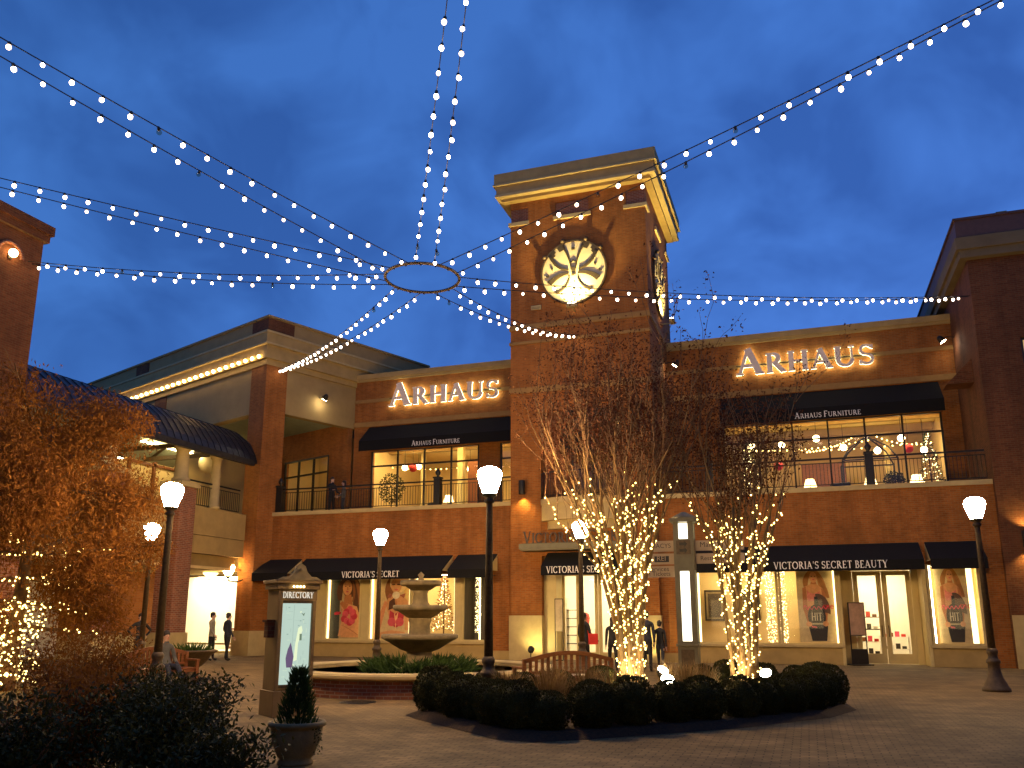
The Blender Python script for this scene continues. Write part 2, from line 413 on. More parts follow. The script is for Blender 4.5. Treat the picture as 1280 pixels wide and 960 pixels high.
# building pieces are drawn in world coordinates under an Empty that stands at the building's foot
def wroot(name, label, cat, loc, group=None): return thing(name, label, cat, loc, 0, group)
def W(o, root):
    o.parent = root; o.matrix_parent_inverse = Matrix.Translation(root.location).inverted(); return o
def wb(root, name, m, *bs, bevel=0.):
    mb = MB()
    for b in bs: mb.box(*b)
    return W(mb.build(name, m, None, bevel), root)

def wbs(root, name, m, *bs, bevel=0.):
    for b in bs: wb(root, name, m, b, bevel=bevel)

def awning(root, x0, x1, yw, zt, proj, zf, val=.34, text=None, tx=None, th=.2, small=None, label=None, cheeks=True):
    """sloped canvas, hanging valance and closed ends"""
    t = .03; yf = yw - proj; zs = zf + val
    mb = MB()
    mb.prism([(0, zt), (proj, zs), (proj, zf), (proj - t, zf), (proj - t, zs - t), (0, zt - t * 1.6)], (x0, yw, 0), (0, -1, 0), (0, 0, 1), (1, 0, 0), x1 - x0)
    ck = []
    if cheeks:
        for x in (x0 - .012, x1 - .008):
            k_ = mb if yw > 33 else MB(); ck.append(k_)
            k_.prism([(0, zt - .06), (proj - .035, zs - .035), (0, zs - .035)], (x, yw, 0), (0, -1, 0), (0, 0, 1), (1, 0, 0), .02)
    for k in range(int((x1 - x0) / 1.4) + 1):                # steel ribs under the canvas
        x = x0 + .06 + k * (x1 - x0 - .12) / max(1, int((x1 - x0) / 1.4))
        mb.tube([(x, yw - .01, zs - .2), (x, yf + .06, zf + .05)], .014, 5)
    o = W(mb.build('awning', M['awning']), root)
    for k_ in ck:
        if k_ is not mb: k_.build('side_panel', M['cream_paint'], o)
    if label: o['label'] = label
    if text:
        words(text, (tx[0], yf - .004, zf + .08), th, .008, small, tx[1] - tx[0], M['letter_white'], o)
    return o

def window(root, x0, x1, y, zs, xs, m=None, pane='glass', fr=.07, dep=.1, name='window'):
    """a frame with bars at xs and zs, and one pane sheet per window"""
    mb = MB()
    for x in [x0] + list(xs) + [x1]:
        mb.box(x - fr / 2, x + fr / 2, y, y + dep, zs[0], zs[-1])
    for z in zs:
        mb.box(x0 - fr / 2 - .002, x1 + fr / 2 + .002, y - .004, y + dep + .004, z - fr / 2, z + fr / 2)
    f = W(mb.build(name, m or M['frame']), root)
    g = MB().box(x0, x1, y + dep * .5, y + dep * .5 + .012, zs[0], zs[-1]).build('pane', M[pane], f)
    return f

def room(root, name, x0, x1, y0, y1, z0, z1, mw, mf, t=.12):
    """an interior that is open to the front"""
    mb = MB()
    mb.mat(0).box(x0 - t, x0, y0, y1, z0, z1).box(x1, x1 + t, y0, y1, z0, z1).box(x0 - t, x1 + t, y1, y1 + t, z0, z1).box(x0 - t, x1 + t, y0, y1 + t, z1, z1 + t)
    mb.mat(1).box(x0 - t, x1 + t, y0, y1 + t, z0 - t, z0)
    return W(mb.build(name, [mw, mf]), root)

YL, YU, YT = 32.2, 36.4, 31.9            # lower front, upper front (set back), tower front
ZF, ZC = 6.1, 13.7

def shop_wing(root, x0, x1, open_l, open_r):
    """parts both halves of the store share"""
    wb(root, 'roof_coping', M['stone'], (x0 - .05, x1 + .05, YU - .14, YU + .5, 13.46, 13.72), (x0 - .03, x1 + .03, YU - .08, YU + .46, 13.34, 13.46))
    wbs(root, 'string_course', M['stone_brown'], (x0, x1, YU - .05, YU + .02, 12.24, 12.40))
    wbs(root, 'string_course', M['stone_brown'], (x0, x1, YU - .09, YU + .02, 10.98, 11.22))
    wb(root, 'roof', M['roof'], (x0, x1, YU + .4, 48, 13.0, 13.1))

# ---- left half of the store
SL = wroot('store_building', 'orange brick two-storey store with black awnings between the clock tower and the corner pavilion', 'store building', (-16, YL, 0))
wb(SL, 'lower_wall', M['brick'], (-22.9, -20.25, YL, YL + .4, 0, ZF), (-11.98, -11.05, YL - .0, YL + .4, .33, ZF), (-20.25, -11.98, YL, YL + .4, 3.42, ZF))
wb(SL, 'upper_wall', M['brick'], (-21.05, -20.05, YU, YU + .4, ZF, 13.34), (-20.05, -14.25, YU, YU + .4, 9.7, 13.34), (-14.25, -13.2, YU, YU + .4, ZF, 13.34), (-13.2, -11.1, YU, YU + .4, 9.7, 13.34), (-12.2, -11.1, YU, YU + .4, ZF, 9.7), (-21.05, -20.65, YU + .4, 44, ZF, 13.34))
shop_wing(SL, -21.05, -11.1, 0, 0)
wb(SL, 'balcony_kerb', M['stone_pale'], (-22.95, -11.1, YL - .07, YL + .43, ZF, ZF + .17))
wb(SL, 'balcony_floor', M['stone_grey'], (-22.9, -11.1, YL + .4, YU, ZF - .3, ZF))
wbs(SL, 'bulkhead', M['stone'], (-20.25, -11.98, YL + .05, YL + .4, 0, .58), (-11.98, -11.05, YL - .03, YL + .35, 0, .33))
wbs(SL, 'window_sill', M['stone_pale'], (-20.25, -11.95, YL - .05, YL + .4, .58, .68))
awning(SL, -20.75, -13.74, YL - .003, 4.15, 1.1, 3.16, text="VICTORIA'S SECRET", tx=(-18.3, -15.62), th=.25, label='long black awning lettered in white, over the poster windows')
awning(SL, -13.5, -11.78, YL - .003, 4.15, 1.1, 3.16, label='short black awning beside the clock tower')
awning(SL, -22.75, -20.98, YL - .003, 4.15, 1.1, 3.16, label='short black awning beside the corner pillar')
awning(SL, -20.2, -12.3, YU - .003, 10.95, 1.0, 9.55, val=.5, text='ARHAUS FURNITURE', tx=(-17.33, -14.83), th=.25, small=.78, label='deep black awning over the upper store window')
window(SL, -20.0, -14.3, YU + .02, (ZF + .02, 8.95, 9.7), (-18.58, -17.14, -15.71))
window(SL, -13.15, -12.25, YU + .02, (ZF + .02, 8.95, 9.7), ())
# cream frames of the shop front
for x0, x1 in ((-19.72, -18.02), (-17.62, -15.66), (-15.5, -13.62), (-13.3, -12.02)):
    window(SL, x0, x1, YL + .06, (.70, 3.4), (), M['cream_paint'], fr=.09, name='shop_window')
wbs(SL, 'shop_front_pier', M['cream_paint'], (-20.25, -19.77, YL + .05, YL + .3, .68, 3.42), (-17.97, -17.67, YL + .07, YL + .3, .68, 3.42), (-15.61, -15.55, YL + .07, YL + .3, .68, 3.42), (-13.57, -13.35, YL + .05, YL + .3, .68, 3.42))
room(SL, 'display_case', -20.2, -13.5, YL + .16, YL + 1.5, .66, 3.42, M['shopwall'], M['shopfloor'])
room(SL, 'display_case', -13.36, -11.7, YL + .16, YL + 1.5, .66, 3.42, M['drape'], M['shopfloor'])
room(SL, 'upper_shop_room', -20.6, -11.6, YU + .4, 43.5, ZF, 10.4, M['shopwall'], M['shopfloor'])
wb(SL, 'partition', M['wood'], (-15.55, -14.2, 38.2, 38.3, ZF, 9.3)); wb(SL, 'column', M['cream_paint'], (-16.3, -16.0, 38.6, 38.9, ZF, 10.4)); wb(SL, 'column', M['cream_paint'], (-19.0, -18.8, 40, 40.2, ZF, 10.4)); wb(SL, 'ceiling_beam', M['stucco'], (-20.5, -11.7, 39.2, 39.5, 10.1, 10.4))
wbs(SL, 'light_strip', M['upper_fill'], (-20.0, -12.0, 36.88, 37.2, 10.32, 10.36))  # added fill, out of sight behind the window head, brightens the room
for x in (-19.64, -18.10, -17.53, -15.75, -15.42, -13.70):
    wb(SL, 'light_strip', M['strip'], (x - .035, x + .035, YL + .20, YL + .24, .72, 3.36))
wb(SL, 'light_strip', M['strip'], (-12.66, -12.60, YL + .26, YL + .30, .72, 3.36))
wb(SL, 'light_strip', M['caselight'], (-20.1, -13.6, YL + .5, YL + .64, 3.36, 3.40))

# ---- right half of the store
SR = wroot('store_building', 'orange brick two-storey store with black awnings between the clock tower and the dark brick wing', 'store building', (.6, YL, 0))
wb(SR, 'lower_wall', M['brick'], (-5.2, -3.98, YL, YL + .4, .33, ZF), (5.62, 6.32, YL, YL + .4, 0, ZF), (-3.98, 5.62, YL, YL + .4, 3.42, ZF))
wb(SR, 'upper_wall', M['brick'], (-5.2, -2.95, YU, YU + .4, ZF, 13.34), (-2.95, 5.65, YU, YU + .4, 9.7, 13.34), (5.65, 6.4, YU, YU + .4, ZF, 13.34))
shop_wing(SR, -5.2, 6.4, 0, 0)
wb(SR, 'balcony_kerb', M['stone_pale'], (-5.2, 6.31, YL - .07, YL + .43, ZF, ZF + .17))
wb(SR, 'balcony_floor', M['stone_grey'], (-5.2, 6.3, YL + .4, YU, ZF - .3, ZF))
wbs(SR, 'bulkhead', M['stone'], (-3.98, 1.12, YL + .05, YL + .4, 0, .60), (3.86, 5.62, YL + .05, YL + .4, 0, .62), (-5.2, -3.98, YL - .03, YL + .35, 0, .33))
wbs(SR, 'window_sill', M['stone_pale'], (-3.99, 1.14, YL - .05, YL + .4, .60, .69), (3.84, 5.63, YL - .05, YL + .4, .62, .71))
awning(SR, -3.82, 3.80, YL - .003, 4.18, 1.1, 3.20, text="VICTORIA'S SECRET BEAUTY", tx=(-1.02, 2.68), th=.25, label='long black awning lettered in white, over the glass doors')
awning(SR, 3.99, 5.68, YL - .003, 4.18, 1.1, 3.20, label='short black awning beside the dark brick wing')
awning(SR, -2.95, 5.63, YU - .003, 10.95, 1.0, 9.52, val=.5, text='ARHAUS FURNITURE', tx=(.06, 2.6), th=.25, small=.78, label='deep black awning over the six-light upper window')
window(SR, -2.9, 5.6, YU + .02, (ZF + .02, 8.92, 9.7), (-1.50, -.08, 1.33, 2.75, 4.17))
window(SR, -3.9, -1.0, YL + .06, (.70, 3.42), (), M['cream_paint'], fr=.09, name='shop_window')
window(SR, -.9, 1.02, YL + .06, (.70, 3.42), (), M['cream_paint'], fr=.09, name='shop_window')
window(SR, 3.99, 5.55, YL + .06, (.73, 3.42), (), M['cream_paint'], fr=.09, name='shop_window')
room(SR, 'display_case', -3.94, 1.05, YL + .16, YL + 1.35, .66, 3.42, M['shopwall'], M['shopfloor'])
room(SR, 'display_case', 3.95, 5.6, YL + .16, YL + 1.35, .68, 3.42, M['shopwall'], M['shopfloor'])
room(SR, 'upper_shop_room', -3.2, 6.1, YU + .4, 44.5, ZF, 10.4, M['shopwall'], M['shopfloor'])
wb(SR, 'light_strip', M['strip'], (-3.84, -3.77, YL + .2, YL + .24, .72, 3.38))
wb(SR, 'light_strip', M['strip'], (.92, .985, YL + .2, YL + .24, .72, 3.38))
wb(SR, 'light_strip', M['shoplight'], (4.03, 4.10, YL + .2, YL + .26, .75, 3.38))  # glowing strip standing in for interior glow seen through the side glass
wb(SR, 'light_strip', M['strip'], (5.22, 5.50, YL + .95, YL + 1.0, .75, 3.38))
wb(SR, 'light_strip', M['caselight'], (-3.7, .8, YL + .45, YL + .58, 3.36, 3.40))
wb(SR, 'light_strip', M['caselight'], (4.2, 5.4, YL + .45, YL + .58, 3.36, 3.40))
wbs(SR, 'ceiling_beam', M['stucco'], (-3.1, 6.0, 39.0, 39.25, 10.05, 10.4), (-3.1, 6.0, 41.5, 41.75, 10.05, 10.4)); wb(SR, 'column', M['cream_paint'], (3.9, 4.2, 42.0, 42.3, ZF, 10.4)); wb(SR, 'partition', M['wood'], (.2, 2.2, 42.6, 42.7, ZF, 8.9))
wbs(SR, 'light_strip', M['upper_fill'], (-2.8, 5.6, 36.88, 37.2, 10.32, 10.36))  # same added fill for this room, kept above the window head
# recessed double doors
DY = 33.5
wbs(SR, 'door_recess', M['cream_paint'], (1.06, 1.16, YL + .02, DY + .2, 0, 3.42), (3.80, 3.92, YL + .02, DY + .2, 0, 3.42), (1.16, 3.80, YL + .3, DY + .2, 3.3, 3.42), (1.16, 1.62, DY, DY + .1, 0, 3.3), (3.58, 3.80, DY, DY + .1, 0, 3.3))
for dx0, dx1, hx in ((1.63, 2.59, 2.49), (2.61, 3.57, 2.71)):
    d = wb(SR, 'door', M['cream_paint'], (dx0, dx0 + .17, DY, DY + .07, .02, 3.28), (dx1 - .17, dx1, DY, DY + .07, .02, 3.28), (dx0 + .17, dx1 - .17, DY, DY + .07, .02, .36), (dx0 + .17, dx1 - .17, DY, DY + .07, 3.12, 3.28))
    MB().box(dx0 + .17, dx1 - .17, DY + .03, DY + .04, .36, 3.12).build('pane', M['glass'], d)
    MB().tube([(hx, DY - .05, .95), (hx, DY - .05, 1.35)], .014, 6).build('handle', M['bronze'], d)
room(SR, 'shop_room', 1.12, 3.86, DY + .1, 37.6, 0.004, 3.6, M['shopwhite'], M['shopfloor'])
wb(SR, 'light_strip', M['shoplight'], (1.3, 3.7, 34.2, 35.0, 3.53, 3.57))
wb(SR, 'light_strip', M['shoplight'], (1.3, 3.7, 36.0, 36.8, 3.53, 3.57))

# ---- clock tower
TW = wroot('clock_tower', 'square orange brick tower with a round medallion and a wide flat cornice', 'tower', (-8.15, YT, 0))
xl, xr, yb = -11.1, -5.2, 37.8
wb(TW, 'wall', M['brick'],
   (xl, -9.8, YT, YT + .5, 1.7, 18.45), (-6.45, xr, YT, YT + .5, 1.7, 18.45),          # front piers
   (-9.8, -6.45, YT + .012, YT + .5, 4.0, ZF), (-9.8, -6.45, YT + .012, YT + .5, 9.9, 18.45),
   (xl, xr, YT, YT + .5, 19.12, 19.9), (-10.3, -9.07, YT, YT + .5, 18.45, 19.12), (-7.6, -6.0, YT, YT + .5, 18.45, 19.12),
   (xr - .5, xr, YT + .5, yb, 0, 19.9), (xl, xl + .5, YT + .5, yb, 0, 19.9), (xl + .5, xr - .5, yb - .5, yb, 0, 19.9))
wbs(TW, 'recessed_panel', M['brick_pier'], (xl, -10.3, YT + .07, YT + .5, 18.45, 19.12), (-9.07, -7.6, YT + .07, YT + .5, 18.45, 19.12), (-6.0, xr - .003, YT + .07, YT + .5, 18.45, 19.12))
wbs(TW, 'stone_base', M['stone_pale'], (xl - .05, -9.78, YT - .06, YT + .5, 0, 1.7), (-6.47, xr + .05, YT - .06, YT + .5, 0, 1.7))
wb(TW, 'cornice', M['stone'], (xl - .58, xr + .58, YT - .58, yb + .58, 20.08, 20.62), (xl - .50, xr + .50, YT - .50, yb + .50, 19.62, 20.08), (xl - .30, xr + .30, YT - .30, yb + .30, 19.40, 19.62))
wb(TW, 'cornice_lip', M['stone_pale'], (xl - .62, xr + .62, YT - .62, yb + .62, 20.04, 20.12), (xl - .54, xr + .54, YT - .54, yb + .54, 19.54, 19.66))
wbs(TW, 'ledge', M['stone_pale'], (xl - .08, -10.25, YT - .09, YT + .2, 18.30, 18.46), (-9.15, -7.5, YT - .09, YT + .2, 18.30, 18.46), (-6.1, xr + .09, YT - .09, YT + .6, 18.30, 18.46), (xr - .1, xr + .09, 34.2, 35.6, 18.30, 18.46), (xr - .1, xr + .09, 37.0, yb + .05, 18.30, 18.46))
wbs(TW, 'string_course', M['stone_brown'], (xl - .05, xr + .05, YT - .06, YT + .3, 13.50, 13.72), (xl - .05, xr + .05, YT - .06, YT + .3, 12.86, 12.98), (xl - .05, xr + .05, YT - .06, YT + .3, 10.72, 10.96), (xr - .2, xr + .05, YT + .3, yb, 13.50, 13.72))
awning(TW, -8.75, -6.55, YT + .009, 9.85, .9, 7.9, val=.5, label='black awning over the balcony door')
# bowed balcony
arcp = [(-9.78 + .0, 0)]
bow = lambda r_, n=14: [(-8.12 + 1.66 * -math.cos(math.pi * i / n), -r_ * math.sin(math.pi * i / n)) for i in range(n + 1)]
mb = MB()
for (rr, z0, z1, k) in ((.80, 5.35, 6.0, 1.), (.88, 6.0, 6.22, 1.02), (.55, 5.02, 5.35, .86)):
    p = [(-8.12 + (x + 8.12) * k, YT + .02 + y) for x, y in bow(rr)]
    mb.prism([(x, y) for x, y in p], (0, 0, z0), (1, 0, 0), (0, 1, 0), (0, 0, 1), z1 - z0)
o = W(mb.build('bowed_balcony', M['stone_pale']), TW)
mb = MB(); p = [(x, YT + .02 + y, 0) for x, y in bow(.78)]
mb.tube([(x, y, 7.25) for x, y, _ in p], .03, 6); mb.tube([(x, y, 6.32) for x, y, _ in p], .018, 5)
mb.build('balcony_rail', M['metal'], o)
mb = MB(); q = bow(.78, 34)
for x, y in q: mb.tube([(x, YT + .02 + y, 6.22), (x, YT + .02 + y, 7.25)], .011, 4)
mb.build('baluster_rail', M['metal'], o)
d = wb(TW, 'balcony_door', M['frame'], (-8.6, -8.52, YT + .3, YT + .36, 6.22, 8.7), (-6.9, -6.82, YT + .3, YT + .36, 6.22, 8.7), (-7.76, -7.68, YT + .3, YT + .36, 6.22, 8.7), (-8.52, -6.9, YT + .3, YT + .36, 8.6, 8.7))
MB().box(-8.52, -6.9, YT + .33, YT + .335, 6.22, 8.6).build('pane', M['glass_dim'], d)
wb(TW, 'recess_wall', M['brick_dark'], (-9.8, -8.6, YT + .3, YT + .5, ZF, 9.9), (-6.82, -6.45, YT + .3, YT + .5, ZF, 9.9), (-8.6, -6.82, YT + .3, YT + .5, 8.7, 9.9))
room(TW, 'balcony_room', -10.4, -5.8, YT + .52, 36.8, ZF + .05, 9.8, M['shopwall'], M['shopfloor'])
# entrance canopy, doors and the bright shop inside
wb(TW, 'entrance_canopy', M['sign_olive'], (-10.45, -5.85, 31.0, YT - .01, 4.22, 4.42), (-10.40, -5.9, 31.06, YT - .01, 4.16, 4.22))
awning(TW, -9.55, -6.55, YT + .008, 4.12, .95, 3.20, text="VICTORIA'S SECRET", tx=(-9.33, -6.75), th=.25, label='black entrance awning lettered in white')
EY = 32.9
wbs(TW, 'entrance_frame', M['cream_paint'], (-9.8, -9.3, YT + .3, EY + .1, 0, 4.0), (-6.95, -6.45, YT + .3, EY + .1, 0, 4.0), (-9.3, -6.95, EY - .02, EY + .1, 3.4, 4.0))
for a, b_ in ((-9.28, -8.55), (-8.53, -7.80), (-7.78, -7.05)):
    d = wb(TW, 'door', M['cream_paint'], (a, a + .13, EY, EY + .06, .02, 3.4), (b_ - .13, b_, EY, EY + .06, .02, 3.4), (a + .13, b_ - .13, EY, EY + .06, .02, .3), (a + .13, b_ - .13, EY, EY + .06, 3.25, 3.4))
    MB().box(a + .13, b_ - .13, EY + .025, EY + .035, .3, 3.25).build('pane', M['glass'], d)
room(TW, 'shop_room', -10.5, -5.75, EY + .12, 37.2, .004, 4.0, M['shopwhite'], M['shopfloor'])
for y in (33.6, 35.2): wb(TW, 'light_strip', M['shoplight'], (-10.2, -6.0, y, y + .8, 3.93, 3.97))

# ---- corner pavilion at the left, turned about 20 degrees
PV = thing('corner_pavilion', 'beige two-storey corner pavilion with a brick corner pillar and bulbs under its eave', 'building', (-22.9, 31.4, 0), R(-20.4))
def lb(name, m, *bs, bevel=0.):
    if name == 'parapet_panel' and len(bs) > 1:
        for b in bs: lb(name, m, b)
        return
    mb = MB()
    for b in bs: mb.box(*b)
    return mb.build(name, m, PV, bevel)
lb('pillar', M['brick'], (-1.2, 0, 0, 1.15, 1.05, 13.1))
lb('pillar', M['brick_dark'], (-10.3, -9.1, .02, 1.15, 1.05, 13.1))
lb('pillar_base', M['stone_pale'], (-1.27, .06, -.06, 1.21, 0, 1.05))
lb('pillar_base', M['stone_pale'], (-10.36, -9.04, -.05, 1.2, 0, 1.05))
lb('cornice', M['stone'], (-26, .04, -.04, 10.5, 13.1, 13.38), (-26, .16, -.16, 10.5, 13.38, 14.05), (-26, .24, -.24, 10.5, 14.05, 14.62))
lb('cornice_lip', M['stone_pale'], (-26, .30, -.30, 10.5, 14.02, 14.10), (-26, .28, -.28, 10.5, 14.58, 14.68))
lb('parapet', M['stucco'], (-26, .12, -.12, 10.3, 14.62, 15.34), (-26, .2, -.2, 10.4, 15.34, 15.44))
lb('parapet_panel', M['brick_dark'], (-1.15, .15, -.15, 1.3, 14.70, 15.30), (-12.4, -11.0, -.15, .2, 14.70, 15.30), (-23.5, -22.1, -.15, .2, 14.70, 15.30))
lb('beam', M['stucco'], (-.45, -.05, 1.15, 6.5, 10.95, 13.1), (-26, -1.2, .06, .5, 10.9, 13.1))
lb('lintel', M['stucco'], (-8, -1.2, .25, .8, 3.64, 6.08))
lb('ceiling', M['ceiling_green'], (-26, -.45, .5, 9.8, 11.2, 11.3))
lb('upper_floor', M['stone_grey'], (-26, -.05, 1.3, 9.8, 5.75, 6.09))
lb('upper_back_wall', M['brick'], (-1.5, -.1, 5.0, 5.3, 6.1, 11.2), (-5.3, -1.5, 5.0, 5.3, 9.75, 11.2), (-6.2, -5.3, 5.0, 5.3, 6.1, 11.2))
f = MB()
for x in (-5.2, -4.02, -2.76, -1.55): f.box(x - .04, x + .04, 4.98, 5.08, 6.1, 9.74)
for z in (6.14, 8.9, 9.72): f.box(-5.25, -1.5, 4.972, 5.088, z - .035, z + .035)
f = f.build('window', M['frame'], PV)
MB().box(-5.2, -1.55, 5.03, 5.04, 6.1, 9.72).build('pane', M['glass'], f)
mb = MB(); mb.mat(0).box(-6.2, -.9, 8.0, 8.1, 6.1, 10.6).box(-6.3, -6.2, 5.3, 8, 6.1, 10.6).box(-.9, -.8, 5.3, 8, 6.1, 10.6).box(-6.2, -.9, 5.3, 8.1, 10.6, 10.7); mb.mat(1).box(-6.2, -.9, 5.3, 8.1, 6.0, 6.095)
mb.build('upper_shop_room', [M['shopwall'], M['shopfloor']], PV)
lb('upper_back_wall', M['shopwall'], (-26, -6.2, 5.0, 5.3, 6.1, 11.2))
for x in (-13.5, -12.2, -10.9, -9.6): lb('window_frame', M['wood'], (x - .07, x + .07, 4.9, 5.0, 6.1, 9.4))
lb('soffit_light', M['storelight'], (-14, -8, 2.2, 2.6, 11.12, 11.18))
lb('soffit_light', M['storelight'], (-4.6, -2.2, 6.2, 6.3, 10.5, 10.56))

# ---- covered walkway that runs towards the camera from the pavilion
CW = wroot('covered_walkway', 'raised covered walkway with a dark seamed barrel roof, cream columns and brick piers', 'covered walkway', (-23.6, 26, 0))
for y in (19.6, 23.4, 27.2):
    p = wb(CW, 'pier', M['brick_pier'], (-24.05, -23.15, y - .45, y + .45, 1.05, 6.75 if y != 19.6 else 6.7))
    MB().box(-24.12, -23.08, y - .52, y + .52, 0, 1.05).build('pier_base', M['stone_pale'], p)
    MB().box(-24.14, -23.06, y - .54, y + .54, 6.752, 6.95).build('pier_cap', M['stone_pale'], p)
    mb = MB(); mb.lathe([(.36, 6.95), (.36, 7.1), (.28, 7.16), (.25, 8.2), (.3, 8.3), (.36, 8.36), (.36, 8.5)], (-23.6, y, 0), 18); W(mb.build('column', M['stone_pale']), CW)
mb = MB(); mb.lathe([(.27, 6.1), (.27, 6.25), (.21, 6.3), (.19, 8.2), (.24, 8.3), (.29, 8.36), (.29, 8.5)], (-23.6, 29.3, 0), 18); W(mb.build('column', M['stone_pale']), CW)
wb(CW, 'spandrel_beam', M['stone'], (-23.86, -23.4, 18.3, 31.3, 4.95, 6.1), (-23.84, -23.42, 18.3, 31.3, 4.2, 4.93))
wb(CW, 'walkway_floor', M['stone_grey'], (-27.6, -23.86, 18.3, 40, 5.6, 6.08))
wb(CW, 'soffit', M['shopwall'], (-28.5, -23.86, 18.3, 33.4, 3.62, 3.74))
wb(CW, 'soffit_beam', M['stucco'], (-24.4, -23.86, 18.3, 31.3, 3.74, 4.2))
# barrel roof with standing seams
prof = [(-23.15, 8.5), (-23.3, 8.85), (-23.75, 9.45), (-24.4, 9.95), (-25.15, 10.22), (-25.9, 10.22), (-26.6, 9.95), (-27.2, 9.45), (-27.6, 8.85)]
mb = MB()
n = len(prof)
vs = [(x, y, z) for y in (18.32, 31.7) for x, z in prof] + [(x * .999 - .02, y, z - .1) for y in (18.32, 31.7) for x, z in prof]
fs = [(i, i + 1, n + i + 1, n + i) for i in range(n - 1)] + [(2 * n + i, 3 * n + i, 3 * n + i + 1, 2 * n + i + 1) for i in range(n - 1)]
mb.add(vs, fs)
for k in range(33):
    y = 18.5 + k * .405
    mb.tube([(x + .0, y, z + .03) for x, z in prof], .022, 4, smooth=False)
mb.box(-23.25, -23.05, 18.32, 31.2, 8.28, 8.52)
W(mb.build('roof', M['roof']), CW)
mb = MB()
mb.quad((-23.2, 18.32, 8.46), (-23.2, 31.2, 8.46), (-25.5, 31.2, 9.75), (-25.5, 18.32, 9.75)); mb.quad((-25.5, 18.32, 9.75), (-25.5, 31.2, 9.75), (-27.6, 31.2, 8.46), (-27.6, 18.32, 8.46))
W(mb.build('ceiling_lining', M['ceiling_green']), CW)
for y in (19.6, 23.4, 27.2, 29.3):
    wb(CW, 'roof_truss', M['bronze'], (-27.5, -23.3, y - .06, y + .06, 8.42, 8.6))
    mb = MB(); mb.tube([(-23.7, y, 8.5), (-25.4, y, 9.65), (-27.2, y, 8.5)], .07, 6); W(mb.build('roof_truss', M['bronze']), CW)
wb(CW, 'back_wall', M['shopwall'], (-27.9, -27.6, 18.3, 40.5, 5.9, 10.2))
wb(CW, 'shopfront', M['wood'], (-27.6, -27.5, 28.4, 28.55, 6.1, 9.2), (-27.6, -27.5, 29.9, 30.05, 6.1, 9.2), (-27.6, -27.5, 31.4, 31.55, 6.1, 9.2), (-27.6, -27.5, 28.4, 31.55, 8.3, 8.42), (-27.6, -27.5, 28.4, 31.55, 9.2, 9.32))
wb(CW, 'soffit_light', M['storelight'], (-26.6, -26.4, 28.0, 32.0, 9.0, 9.05))
wb(CW, 'lower_back_wall', M['brick'], (-28.6, -28.3, 18.3, 24.6, 0, 3.62), (-28.6, -28.3, 26.2, 33.4, 0, 3.62), (-28.6, -28.3, 24.6, 26.2, 3.0, 3.62))
wb(CW, 'lower_back_wall', M['stone_pale'], (-28.32, -28.24, 18.3, 24.6, 0, .9), (-28.32, -28.24, 26.2, 33.4, 0, .9))
# the bright shop under the walkway
wb(CW, 'shop_wall', M['brick'], (-25.1, -23.4, 33.5, 33.8, 0, 3.62))
window(CW, -28.25, -25.15, 33.5, (.05, .42, 3.55), (), M['cream_paint'], fr=.08, name='shop_window')
room(CW, 'shop_room', -28.25, -25.15, 33.62, 38.0, .04, 3.6, M['shopwhite'], M['shopwhite'])
for y in (34.2, 35.4, 36.6): wb(CW, 'light_strip', M['shoplight'], (-28.1, -25.3, y, y + .7, 3.52, 3.56))
wbs(CW, 'display_shelf', M['wood'], (-28.2, -25.2, 36.9, 37.3, 1.0, 1.08), (-28.2, -25.2, 36.9, 37.3, .1, .16))
room(CW, 'shop_room', -28.9, -28.35, 24.6, 26.2, .1, 3.0, M['shopwhite'], M['shopfloor'])
wb(CW, 'light_strip', M['strip'], (-28.8, -28.7, 24.7, 26.1, .4, 2.9))

# railings, things of their own: posts, rails and balusters
def railing(label, x0, x1, y, z, posts, sp=.125):
    t = thing('balcony_railing', label, 'railing', ((x0 + x1) / 2, y, z), 0, 'black metal railings along the upper floor')
    cx = (x0 + x1) / 2
    MB().box(x0 - cx, x1 - cx, -.03, .03, 1.02, 1.08).build('handrail', M['metal'], t)
    MB().box(x0 - cx, x1 - cx, -.015, .015, .88, .91).box(x0 - cx, x1 - cx, -.015, .015, .08, .11).build('lower_rail', M['metal'], t)
    mb = MB(); k = int((x1 - x0) / sp)
    for i in range(k + 1):
        x = x0 - cx + (x1 - x0) * i / k
        mb.box(x - .008, x + .008, -.008, .008, .1, .9)
    mb.build('baluster_lattice', M['metal'], t)
    for px in posts:
        mb = MB().box(px - cx - .14, px - cx + .14, -.14, .14, 0, 1.16); mb.box(px - cx - .17, px - cx + .17, -.17, .17, 1.16, 1.22)
        mb.lathe([(.07, 1.22), (.05, 1.27), (.11, 1.36), (.12, 1.43), (.07, 1.51), (.02, 1.6), (.0, 1.62)], (px - cx, 0, 0), 10)
        mb.build('newel_post', M['metal'], t)
    return t
railing('long black balcony railing with ball-topped posts in front of the four-light upper window', -22.75, -11.2, YL + .15, ZF + .17, (-22.4, -14.55))
railing('long black balcony railing with ball-topped posts in front of the six-light upper window', -5.1, 6.2, YL + .15, ZF + .17, (2.48, -3.2))
t = railing('short black railing between the cream columns of the raised walkway', -1.7, 1.7, 0, 0, ())
t.location = (-23.6, 29.3, 6.1); t.rotation_euler = (0, 0, R(90))
t.children[0]

